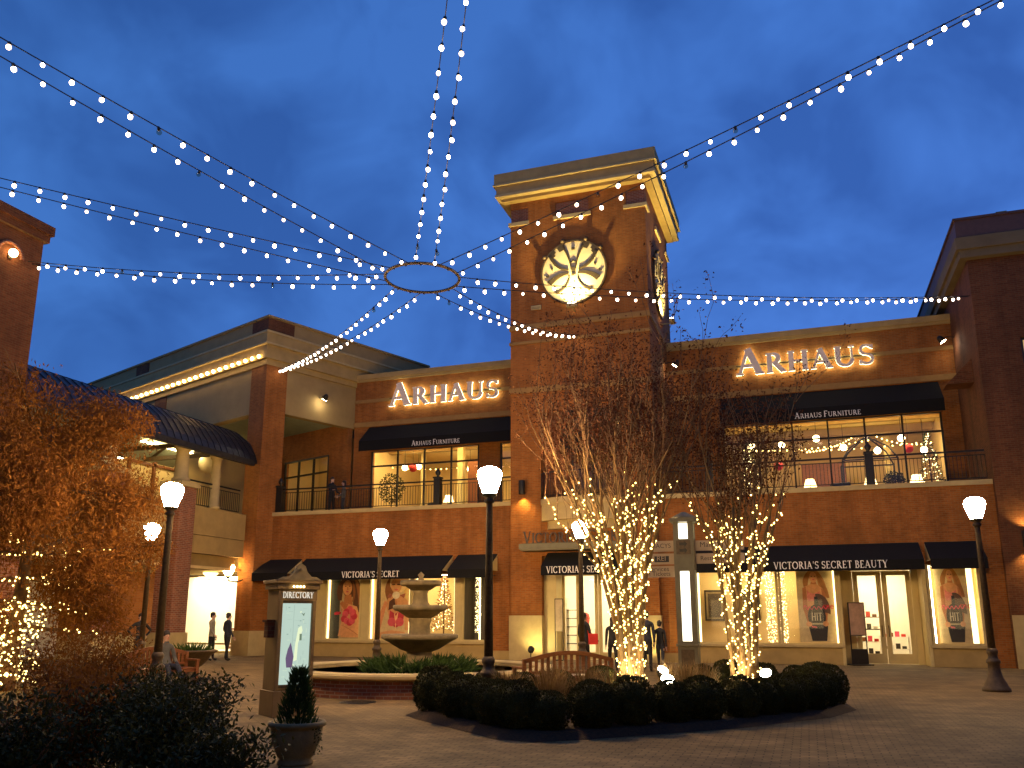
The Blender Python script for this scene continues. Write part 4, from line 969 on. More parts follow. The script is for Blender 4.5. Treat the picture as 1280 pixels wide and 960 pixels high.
def grass_tuft(loc, r, h, n):
    mb = MB()
    for i in range(n):
        a = random.uniform(0, 6.283); rr = random.uniform(0, r * .35); p = Vector((rr * math.cos(a), rr * math.sin(a), 0)); L = h * random.uniform(.6, 1.1); lean = random.uniform(.1, .8) * r
        e = p + Vector((math.cos(a) * lean, math.sin(a) * lean, L)); m_ = p.lerp(e, .55) + Vector((0, 0, L * .12)); e.z -= lean * .35
        w = Vector((-math.sin(a), math.cos(a), 0)) * .006
        mb.add([p - w, p + w, m_ + w, e, m_ - w], [(0, 1, 2, 4), (4, 2, 3)])
    o = mb.build('ornamental_grass', M['dry_grass']); o.location = loc
    return o
for x, y in ((-4.3, 14.3), (-3.75, 14.9), (-4.8, 13.8), (-2.6, 16.9), (-2.2, 16.2), (-2.0, 17.1), (-3.1, 14.1), (-4.4, 15.1)):
    tag(grass_tuft((x, y, .12), .5, .75, 260), 'tuft of dry straw-coloured grass growing inside the boxwood ring', 'grass tuft', 'dry grass tufts in the tree bed')

# ground floodlights of the bed
def ground_flood(label, loc, rz, tilt, power, face=True):
    t = thing('ground_floodlight', label, 'floodlight', loc, rz)
    MB().tube([(0, 0, -.2), (0, 0, .1)], .02, 6).build('stake', M['metal'], t)
    mm = Matrix.Translation((0, 0, .16)) @ Matrix.Rotation(R(tilt), 4, 'X')
    mb = MB(mm); mb.lathe([(.03, -.12), (.09, -.06), (.115, .06)], n=14); mb.build('housing', M['metal'], t)
    mb = MB(mm); mb.lathe([(0, .055), (.105, .05), (.108, .07), (.06, .10), (0, .11)], n=14); mb.build('lens', M['flood'], t)
    ld = bpy.data.lights.new('flood_beam', 'SPOT'); ld.energy = power; ld.color = (1., .78, .40); ld.spot_size = R(75); ld.spot_blend = .6; ld.shadow_soft_size = .07
    lo = bpy.data.objects.new('flood_beam', ld); col.objects.link(lo); lo.parent = t
    v = Matrix.Rotation(R(tilt), 3, 'X') @ Vector((0, 0, 1)); lo.location = Vector((0, 0, .16)) + v * .14; lo.rotation_euler = (R(180 + tilt), 0, 0)
# ------------------------------------------------------------------ trees
def limb(p, d, L, r0, r1, wob, n, rise=0.):
    pts = [Vector(p)]; d = Vector(d).normalized(); rad = [r0]
    for i in range(n):
        d = (d + Vector((random.gauss(0, wob), random.gauss(0, wob), random.gauss(0, wob) + rise))).normalized()
        pts.append(pts[-1] + d * L / n); rad.append(r0 + (r1 - r0) * (i + 1) / n)
    return pts, rad, d
def crepe(label, loc, n_st, H, spread, lab_l, leaves, seed, r0=.075, nl=520, zmax=4.1, lean=(0, 0)):
    random.seed(seed)
    t = thing('crepe_myrtle', label, 'tree', loc)
    tb, tw, lf = MB(), MB(), MB(); stems = []
    for i in range(n_st):
        a = 6.283 * i / n_st + random.uniform(-.25, .25); inc = spread * random.uniform(.25, 1.); b0 = Vector((math.cos(a) * random.uniform(.06, .20), math.sin(a) * random.uniform(.06, .20), -.05))
        L = H * random.uniform(.50, .64); r00 = r0 * random.uniform(.75, 1.15); pts = [b0]; rad = [r00]; d1 = Vector((0, 0, 1))
        for q in range(10):
            f = inc * (.16 + 1.25 * (q / 9) ** 1.7); d1 = Vector((math.cos(a) * f + lean[0] * q / 5 + random.gauss(0, .03), math.sin(a) * f + random.gauss(0, .035), 1)).normalized()
            pts.append(pts[-1] + d1 * L / 10); rad.append(r00 * (1 - .55 * (q + 1) / 10))
        tb.tube(pts, rad, 7); stems.append((pts, rad))
        for q in range(random.choice((3, 4, 4, 5))):
            j = random.choice((6, 7, 8, 9, 10, 10)); a2 = random.uniform(0, 6.283)
            dd = (d1 + Vector((math.cos(a2), math.sin(a2), random.uniform(.3, .9))) * .36)
            L2 = H * random.uniform(.25, .42); p2, r2, d2 = limb(pts[j], dd, L2, rad[j] * .6, .010, .08, 7, .05)
            tb.tube(p2, r2, 5); stems.append((p2, r2)) if random.random() < .5 else None
            for w in range(random.randint(4, 7)):
                j2 = random.randint(2, 7); a3 = random.uniform(0, 6.283)
                d3 = d2 + Vector((math.cos(a3), math.sin(a3), random.uniform(0, .9))) * .55
                p3, r3, d4 = limb(p2[j2], d3, H * random.uniform(.10, .24), .010, .004, .10, 6, .06); tw.tube(p3, r3, 3, cap=False, smooth=False)
                for v in range(2):
                    j3 = random.randint(2, 6); p4, r4, d5 = limb(p3[j3], d4 + Vector((random.gauss(0, .5), random.gauss(0, .5), .3)), H * random.uniform(.05, .12), .006, .003, .12, 4, .05); tw.tube(p4, r4, 3, cap=False, smooth=False)
                    if p4[-1].z > H * .62 and random.random() < leaves * (p4[-1].z / H - .50) * 5.5:
                        for u in range(random.randint(12, 26)):
                            o_ = p4[random.randint(1, 4)] + Vector((random.gauss(0, .09), random.gauss(0, .09), random.gauss(0, .09)))
                            lf.leaf(o_, Vector((random.gauss(0, 1), random.gauss(0, 1), random.gauss(-.3, .8))), Vector((random.gauss(0, 1), random.gauss(0, 1), 1)), random.uniform(.05, .085), .035)
    tb.build('trunk', M['bark'], t); tw.build('twigs', M['bark_dark'], t); lf.build('foliage', M['rust_leaf'], t)
    # the lights wound round its stems: a thing of their own
    g = thing('fairy_lights', lab_l, 'fairy lights', loc)
    pts_all = []; wire = MB()
    for pts, rad in stems:
        path = []; s = 0.; turn = random.uniform(0, 6)
        for i in range(len(pts) - 1):
            seg = pts[i + 1] - pts[i]; m = max(2, int(seg.length / .05))
            for q in range(m):
                k = q / m; p = pts[i].lerp(pts[i + 1], k)
                if p.z > zmax * random.uniform(.55, 1.05) or p.z < .08: continue
                rr = rad[i] + (rad[i + 1] - rad[i]) * k + .016; turn += 1.1
                w = p + Vector((math.cos(turn) * rr, math.sin(turn) * rr, 0)); path.append(w); pts_all.append(w + Vector((math.cos(turn), math.sin(turn), random.uniform(-.5, .5))) * random.uniform(.004, .03))
        if len(path) > 3: wire.tube(path[::2], .005, 3, cap=False, smooth=False)
    wire.build('wire', M['metal'], g)
    pts_all.sort(key=lambda p: random.random() ** (1 / (1.6 if p.z < 1.5 else 1.0)), reverse=True); pts_all = pts_all[:nl]
    bb = MB(); bb.ball((0, 0, 0), .017, 6, 4); bo = bb.build('bulb', M['fairy']); bme = bo.data; bpy.data.objects.remove(bo)
    front_first = sorted(pts_all, key=lambda p: p.y)
    some = front_first[::max(1, len(front_first) // 200)][:95]; sset = set(id(p) for p in some); rest = MB()
    for p in pts_all:
        if id(p) in sset:
            o = bpy.data.objects.new('bulb', bme); col.objects.link(o); o.parent = g; o.location = p
        else: rest.ball(p, .017, 5, 4)
    tag(rest.build('bulbs', M['fairy'], g), kind='stuff')
    return t
crepe('large bare multi-stemmed tree wound with lights, in front of the clock tower', (-3.30, 16.5, .1), 15, 7.2, .36, 'dense warm fairy lights wound round the stems of the larger tree', 1.0, 11, .062, 1500, 4.1, (-.05, 0))
crepe('smaller bare multi-stemmed tree wound with lights, in front of the doors', (-1.26, 17.5, .1), 8, 6.0, .27, 'warm fairy lights wound round the stems of the smaller tree', .75, 5, .062, 900, 3.9)
random.seed(21)
ground_flood('white floodlight among the grass beside the larger lit tree', (-2.74, 16.75, .44), R(50), 42, 22)
ground_flood('low floodlight half hidden by the boxwood beside the larger lit tree', (-2.36, 14.95, .40), R(20), 40, 18)
ground_flood('white floodlight beside the foot of the smaller lit tree', (-.83, 17.2, .40), R(-10), 42, 22)
ground_flood('floodlight hidden behind the foot of the larger lit tree', (-3.70, 16.05, .12), R(-43), -42, 190)

ground_flood('added unseen floodlight that brightens the stems of the smaller lit tree', (-1.5, 16.95, .12), R(-24), -38, 80)  # extra lamp added to brighten the stems
ground_flood('added unseen floodlight that brightens the larger lit tree from the front', (-3.1, 15.9, .12), R(18), -40, 80)  # another added lamp, lights the trunk from the front

def autumn_tree(loc):
    t = thing('autumn_tree', 'big tree with orange-brown autumn leaves and lights on its trunk at the left edge', 'tree', loc); t.scale = (1.145,) * 3
    tb, lf = MB(), MB(); trunk, rad, _ = limb((0, 0, -.1), (0, 0, 1), 5.6, .17, .05, .03, 12); tb.tube(trunk, rad, 10); stems = [(trunk[:6], rad[:6])]
    cl = []
    for i in range(46):
        j = random.randint(3, 11); a = random.uniform(0, 6.283); up = random.uniform(-.15, .75) if j > 5 else random.uniform(-.35, .3)
        L = random.uniform(1.5, 2.9) * (1.15 - abs(trunk[j].z - 3.2) / 6.2)
        p, r, d = limb(trunk[j], (math.cos(a), math.sin(a), up), L, .05, .012, .09, 8, -.01); tb.tube(p, r, 5)
        for q in range(4):
            p2, r2, d2 = limb(p[random.randint(3, 7)], d + Vector((random.gauss(0, .6), random.gauss(0, .6), random.gauss(0, .5))), random.uniform(.5, 1.), .014, .005, .12, 5, -.03); tb.tube(p2, r2, 3, cap=False, smooth=False); cl += p2[1:] + p[4:]
        stems.append((p[:6], r[:6])) if trunk[j].z < 3.0 else None
    C_ = Vector((0, 0, 3.75))
    def keep(p):
        v = p - C_; e = (v.x / 2.75) ** 2 + (v.y / 2.75) ** 2 + (v.z / 3.15) ** 2
        return e < 1.05 + .35 * mnoise.noise(p * .9)
    n = 0
    while n < 110000:
        b = random.choice(cl); p = b + Vector((random.gauss(0, .30), random.gauss(0, .30), random.gauss(0, .28)))
        if not keep(p) or p.z < .5: continue
        dens = .55 + .9 * (mnoise.noise(p * 1.1 + Vector((5, 2, 1))) + .5); dens *= 1. if p.z > 2.0 else .5
        if random.random() > dens: n += 0; n += (random.random() < .05); continue
        lf.leaf(p, Vector((random.gauss(0, .6), random.gauss(0, .6), random.gauss(-.75, .5))), Vector((random.gauss(0, 1), random.gauss(0, 1), random.gauss(0, .6))), random.uniform(.07, .125), random.uniform(.022, .034)); n += 1
    tb.build('trunk', M['bark_dark'], t); lf.build('crown', M['orange_leaf'], t)
    g = thing('fairy_lights', 'warm fairy lights scattered over the trunk and low branches of the autumn tree', 'fairy lights', loc); g.scale = (1.145,) * 3
    pts = []
    for P_, r_ in stems:
        for i in range(len(P_) - 1):
            for q in range(11 if P_ is stems[0][0] else 4):
                k = random.random(); p = P_[i].lerp(P_[i + 1], k); a = random.uniform(0, 6.283); rr = r_[i] + .03
                if .2 < p.z < 3.1: pts.append(p + Vector((math.cos(a) * rr, math.sin(a) * rr, random.gauss(0, .02))))
    for i in range(260):
        a = random.uniform(0, 6.283); k = random.uniform(.15, .65); pts.append(Vector((math.cos(a) * k, math.sin(a) * k, random.uniform(.1, 1.7))))
    wire = MB(); wire.tube([stems[0][0][0] + Vector((.2 * math.cos(i * .9), .2 * math.sin(i * .9), i * .06)) for i in range(36)], .005, 3, cap=False, smooth=False); wire.build('wire', M['metal'], g)
    bb = MB(); bb.ball((0, 0, 0), .019, 6, 4); bo = bb.build('bulb', M['fairy']); bme = bo.data; bpy.data.objects.remove(bo)
    pts.sort(key=lambda p: p.y - p.x); rest = MB(); step = max(1, len(pts) // 150)
    for i, p in enumerate(pts):
        if i % step == 0 and i // step < 95:
            o = bpy.data.objects.new('bulb', bme); col.objects.link(o); o.parent = g; o.location = p
        else: rest.ball(p, .019, 5, 4)
    tag(rest.build('bulbs', M['fairy'], g), kind='stuff')
autumn_tree((-17.5, 15.05, 0))

def broad_shrub(label, loc, r, h, n, m='broad_leaf', ll=.062, lw=.028, group=None):
    n = int(n * 2.3)
    t = thing('broadleaf_shrub', label, 'shrub', loc, 0, group)
    mb, st = MB(), MB()
    for i in range(26):
        a = random.uniform(0, 6.283); e = Vector((math.cos(a) * r * random.uniform(.2, .95), math.sin(a) * r * random.uniform(.2, .95), h * random.uniform(.55, 1.0)))
        p, rd, d = limb((math.cos(a) * .06, math.sin(a) * .06, 0), e.normalized(), e.length, .014, .004, .06, 6, .02); st.tube(p, rd, 4, cap=False, smooth=False)
        for k in range(int(n / 26)):
            b = p[random.randint(1, 6)] + Vector((random.gauss(0, r * .17), random.gauss(0, r * .17), random.gauss(0, h * .14)))
            if b.z < .03: b.z = .03 + random.random() * .1
            if b.z > h * 1.06: b.z = h * random.uniform(.7, 1.0)
            mb.leaf(b, Vector((random.gauss(0, .7), random.gauss(0, .7), random.gauss(.5, .5))), Vector((random.gauss(0, .7), random.gauss(0, .7), 1)), ll * random.uniform(.7, 1.25), lw)
    st.build('stems', M['bark_dark'], t); mb.build('foliage', M[m], t)
    return t
G = 'dark evergreen shrubs at the near left'
broad_shrub('dark glossy shrub in front of the planter pot, lowest at its right end', (-4.72, 6.15, 0), .42, .70, 2400, group=G)
broad_shrub('dark glossy shrub under the middle of the near hedge', (-5.35, 6.45, 0), .62, .86, 3400, group=G)
broad_shrub('dark glossy shrub under the autumn tree, topping the near hedge', (-5.8, 6.6, 0), .8, 1.02, 3600, group=G)
broad_shrub('dark glossy shrub behind the near hedge, towards the seated man', (-6.55, 7.75, 0), .72, .98, 3600, group=G)
broad_shrub('dark glossy shrub in the bottom left corner', (-4.55, 4.4, 0), .75, .62, 3000, group=G)
broad_shrub('dark glossy shrub at the bottom edge between the corner and the pot', (-4.0, 4.75, 0), .48, .55, 2600, group=G)
broad_shrub('dark glossy shrub at the left edge under the orange branches', (-6.6, 5.7, 0), .8, .95, 3200, group=G)
broad_shrub('low orange-leaved shrub at the left edge, over the dark hedge', (-7.3, 7.0, 0), .75, 1.06, 2600, 'orange_leaf', .075, .024)
broad_shrub('rust-coloured shrub at the foot of the autumn tree', (-11.4, 11.0, 0), 1.15, 1.35, 4200, 'orange_leaf', .08, .026)
broad_shrub('dark green shrub between the autumn tree and the bench', (-11.6, 12.6, 0), .7, .8, 2600)

# ------------------------------------------------------------------ planters
t = thing('planter_pot', 'wide sandy clay pot with a rolled rim and a small conifer, before the directory', 'planter', (-5.68, 8.8, 0))
mb = MB(); mb.lathe([(.20, 0), (.205, .03), (.18, .06), (.21, .10), (.27, .24), (.295, .38), (.29, .41), (.325, .42), (.335, .45), (.32, .475), (.28, .47), (.27, .42), (0, .41)], n=32); mb.build('pot', M['terracotta'], t)
mb = MB()
for i in range(1500):
    z = random.uniform(.42, 1.02); a = random.uniform(0, 6.283); r = .20 * (1.06 - (z - .42) / .66) ** .7 * random.uniform(.3, 1.08); p = Vector((r * math.cos(a), r * math.sin(a), z))
    mb.leaf(p, Vector((math.cos(a) * .5, math.sin(a) * .5, random.uniform(.5, 1.4))), Vector((random.gauss(0, 1), random.gauss(0, 1), .3)), random.uniform(.05, .12), .018)
mb.tube([(0, 0, .4), (0, 0, .95)], .012, 5)
mb.build('conifer', M['conifer_leaf'], t)
mb = MB()
for q in range(3):
    a0 = -.35 + q * .12
    for i in range(26):
        k = i / 26; p = Vector((math.cos(a0) * (.30 + .05 * math.sin(k * 2)), math.sin(a0) * .32, .47 - k * .34 + .03 * math.sin(k * 3)))
        mb.leaf(p, Vector((random.gauss(.3, .6), random.gauss(0, .6), -.5)), Vector((1, random.gauss(0, .5), .5)), .035, .022)
mb.build('trailing_ivy', M['broad_leaf'], t)
t = thing('stone_urn', 'wide dark stone urn planted with grass, in front of the brick pier', 'urn planter', (-16.13, 19.6, 0))
mb = MB(); mb.lathe([(.30, 0), (.30, .06), (.16, .14), (.14, .24), (.30, .34), (.46, .50), (.52, .62), (.66, .70), (.70, .74), (.62, .76), (.5, .66), (0, .62)], n=28); mb.build('urn', M['bronze'], t)
mb = MB()
for i in range(420):
    a = random.uniform(0, 6.283); r = random.uniform(0, .42); p = Vector((r * math.cos(a), r * math.sin(a), .64)); mb.leaf(p, Vector((math.cos(a) * .6, math.sin(a) * .6, random.uniform(.3, 1.5))), Vector((random.gauss(0, 1), random.gauss(0, 1), .2)), random.uniform(.15, .42), .035)
mb.build('planting', M['fern_leaf'], t)

# ------------------------------------------------------------------ directory kiosk
t = thing('directory_kiosk', 'tan directory kiosk with an arched top and a backlit pale green map', 'directory', (-8.62, 13.0, 0), R(55))
w = .37
mb = MB(); mb.box(-w, w, -.30, .34, .0, .42); mb.build('plinth', M['kiosk'], t, .01)
mb = MB(); mb.box(-w + .03, w - .03, -.22, .30, .42, 2.22).box(-w + .03, -w + .10, -.27, -.22, .42, 1.93).box(w - .10, w - .03, -.27, -.22, .42, 1.93); mb.build('body', M['kiosk'], t, .008)
MB().box(-w + .02, w - .02, -.262, -.222, 1.93, 2.12).build('header_panel', M['kiosk'], t)
lm = MB(); lettering(lm, 'DIRECTORY', (-w + .09, -.264, 1.97), (1, 0, 0), (0, 0, 1), .105, .006, fit=.56); lm.build('lettering', M['letter_lit'], t)
sc = MB().box(-w + .11, w - .11, -.236, -.224, .52, 1.88).build('map_screen', M['screen'], t)
mb = MB(); mb.mat(0).prism([(-.14, .80), (-.04, .80), (-.02, .98), (-.08, 1.22), (-.13, 1.10), (-.16, .95)], (0, -.2385, 0), (1, 0, 0), (0, 0, 1), (0, -1, 0), .001)
mb.mat(1).prism([(-.02, .9), (.04, .92), (.05, 1.2), (.12, 1.42), (.10, 1.50), (.04, 1.46), (.0, 1.2)], (0, -.2385, 0), (1, 0, 0), (0, 0, 1), (0, -1, 0), .001)
mb.mat(2).prism([(.07, 1.25), (.11, 1.25), (.11, 1.36), (.07, 1.36)], (0, -.2400, 0), (1, 0, 0), (0, 0, 1), (0, -1, 0), .001)
mb.prism([(.08, 1.72), (.13, 1.66), (.15, 1.72), (.12, 1.70)], (0, -.2385, 0), (1, 0, 0), (0, 0, 1), (0, -1, 0), .001)
mb.mat(3).prism([(-.06, .55), (-.054, .55), (-.046, 1.85), (-.052, 1.85)], (0, -.2365, 0), (1, 0, 0), (0, 0, 1), (0, -1, 0), .0005)
for i in range(46):
    x = random.uniform(-.22, .2); z = random.uniform(.56, 1.80); a, b = random.choice(((.05, .004), (.004, .07), (.03, .018), (.08, .003)))
    mb.mat(random.choice((1, 3, 3, 3))).prism([(x, z), (x + a, z), (x + a, z + b), (x, z + b)], (0, -.2366, 0), (1, 0, 0), (0, 0, 1), (0, -1, 0), .0006)
mb.build('map_print', [emit('map_mauve', (.30, .20, .38), .45), emit('map_cream', (.85, .95, .62), .9), emit('map_green', (.3, .42, .28), .5), emit('map_line', (.48, .68, .58), .62)], sc)
MB().box(-w + .08, w - .08, -.268, -.262, .47, .52).box(-w + .08, w - .08, -.268, -.262, 1.88, 1.92).build('screen_frame', M['bronze'], t)
mb = MB(); mb.box(-w - .05, w + .05, -.32, .36, 2.22, 2.28).box(-w - .02, w + .02, -.29, .33, 2.12, 2.22); mb.build('cornice', M['kiosk'], t, .006)
mb = MB(); arch = [(-w - .03, 2.28)] + [(-.30 + .0 * i, 2.33) for i in range(1)] + [(-.20, 2.34), (-.12, 2.42), (-.08, 2.52), (0, 2.57), (.08, 2.52), (.12, 2.42), (.20, 2.34), (.30, 2.33), (w + .03, 2.28)]
mb.prism(arch, (0, -.28, 0), (1, 0, 0), (0, 0, 1), (0, -1, 0), .05); mb.lathe([(.045, 0), (.05, .02), (.0, .05)], (0, -.33, 2.44), 10); mb.build('crest', M['stone_grey'], t)
mb = MB()
for x in (-.12, -.06, .0, .06): mb.ball((x, -.345, 2.165), .02, 6, 4)
mb.build('header_light', M['sparkle'], t)
MB().box(-w - .09, -w + .03, -.12, .06, 1.30, 1.56).box(-w - .12, -w + .03, -.14, .08, 1.56, 1.60).build('leaflet_box', M['brick_dark'], t)

# ------------------------------------------------------------------ signpost
t = thing('sign_pillar', 'tall square sign pillar with lit panels and tan direction boards, between the two lit trees', 'signpost', (-3.15, 24.0, 0))
MB().box(-.27, .27, -.27, .27, 0, .86).box(-.31, .31, -.31, .31, .86, .93).box(-.31, .31, -.31, .31, 0, .10).build('pedestal', M['sign_olive'], t, .008)
MB().box(-.18, .18, -.277, -.27, .16, .78).build('pedestal_panel', M['bronze'], t)
mb = MB()
for sx in (-1, 1):
    for sy in (-1, 1): mb.box(sx * .20 - .07, sx * .20 + .07, sy * .20 - .07, sy * .20 + .07, .93, 4.26)
mb.box(-.273, .273, -.273, .273, 2.90, 3.78); mb.box(-.265, .265, -.265, .265, .935, 1.0); mb.build('post', M['sign_olive'], t)
lp = MB().box(-.2, .2, -.2, .2, 1.0, 2.88).build('light_panel', M['panel'], t)
MB().box(-.2, .2, -.2, .2, 3.8, 4.22).build('light_box', M['panel'], t)
mb = MB(); mb.box(-.36, .36, -.36, .36, 4.26, 4.36); mb.lathe([(.42, 4.36), (.30, 4.44), (.06, 4.56)], n=4); mb.build('cap', M['sign_olive'], t)
mb = MB(); mb.box(-.20, .20, -.279, -.274, 3.35, 3.74); mb.build('arrow_panel', M['bronze'], t)
mb = MB(); mb.prism([(-.11, 3.60), (.03, 3.60), (.03, 3.55), (.11, 3.64), (.03, 3.72), (.03, 3.68), (-.11, 3.68)], (0, -.280, 0), (1, 0, 0), (0, 0, 1), (0, -1, 0), .002); mb.prism([(-.11, 3.42), (.03, 3.42), (.03, 3.37), (.11, 3.46), (.03, 3.54), (.03, 3.50), (-.11, 3.50)], (0, -.280, 0), (1, 0, 0), (0, 0, 1), (0, -1, 0), .002); mb.build('arrow', M['metal'], t)
def board(x0, x1, z0, z1, texts, m=None):
    b = MB().box(x0, x1, -.03, .03, z0, z1).build('direction_board', M['sign_tan'], t)
    for tx, x, z, s, fit in texts:
        sans(tx, Vector((x, -.033, z)), UPX, s, 'lettering', M['letter_dark'], b, fit)
board(-1.62, -.29, 3.46, 3.76, [('MACYS', -.95, 3.56, .15, .55)])
b_ = MB().box(-1.62, -.29, -.03, .03, 3.10, 3.40).build('direction_board', M['sign_tan'], t)
MB().box(-.86, -.45, -.036, -.03, 3.16, 3.33).build('dark_plate', M['frame'], b_); sans('REI', Vector((-.80, -.039, 3.20)), UPX, .12, 'lettering', M['sign_tan'], b_, .24)
board(-1.62, -.29, 2.74, 3.05, [('Guest Services', -1.55, 2.91, .12, 1.08), ('& Team Tickets', -1.55, 2.78, .12, 1.12)])
board(.29, 1.62, 3.46, 3.74, [('Main', .42, 3.56, .15, .36)])
board(.29, 1.62, 3.10, 3.38, [('Restrooms', .42, 3.19, .14, .75)])
# sandwich board by the glass doors and a frame stand in the tower entrance
t = thing('sign_stand', 'tall thin framed sign stand outside the glass double doors', 'sign stand', (1.62, 32.5, 0), R(20))
MB().box(-.36, .36, -.26, .26, 0, .04).build('foot_plate', M['frame'], t); MB().box(-.29, -.26, -.02, .02, .04, 2.15).box(.26, .29, -.02, .02, .04, 2.15).box(-.26, .26, -.02, .02, 2.12, 2.15).box(-.26, .26, -.02, .02, 1.0, 1.03).build('frame', M['frame'], t)
MB().box(-.26, .26, -.012, .012, 1.03, 2.12).build('poster_panel', mat('peach_poster', (.45, .27, .17), .6, var=.3, scale=3), t); MB().box(-.26, .26, -.03, .03, .04, .55).build('lower_panel', M['frame'], t)
t = thing('sign_stand', 'narrow framed sign stand at the left of the tower entrance', 'sign stand', (-9.2, 32.2, 0))
MB().box(-.2, .2, -.2, .2, 0, .03).build('foot_plate', M['frame'], t); MB().box(-.17, -.145, -.02, .02, .03, 2.35).box(.145, .17, -.02, .02, .03, 2.35).box(-.145, .145, -.02, .02, 2.32, 2.35).build('frame', M['frame'], t); MB().box(-.145, .145, -.012, .012, 1.1, 2.32).build('poster_panel', mat('cream_poster', (.5, .38, .22), .6, var=.2, scale=4), t)
t = thing('ground_uplight', 'round dark uplight at the foot of the left tower pier', 'floodlight', (-9.98, 31.0, 0))
MB().tube([(0, 0, 0), (0, 0, .32)], .02, 6).build('stake', M['metal'], t); mb = MB(Matrix.Translation((0, 0, .42)) @ Matrix.Rotation(R(-62), 4, 'X')); mb.lathe([(.05, -.13), (.12, -.02), (.125, .10)], n=14); mb.build('housing', M['metal'], t)
mb = MB(Matrix.Translation((0, 0, .42)) @ Matrix.Rotation(R(-62), 4, 'X')); mb.lathe([(0, .075), (.11, .075), (.11, .085), (0, .085)], n=14); mb.build('lens', M['flood'], t)
ld = bpy.data.lights.new('pier_beam', 'SPOT'); ld.energy = 75; ld.color = (1., .84, .36); ld.spot_size = R(110); ld.spot_blend = .8; ld.shadow_soft_size = .07
lo = bpy.data.objects.new('pier_beam', ld); col.objects.link(lo); lo.parent = t; lo.location = (0, .14, .47); lo.rotation_euler = (R(118), 0, 0)
t2 = dup(t, (-5.6, 31.0, 0), 0, 'round dark uplight at the foot of the right tower pier, behind the lit tree')
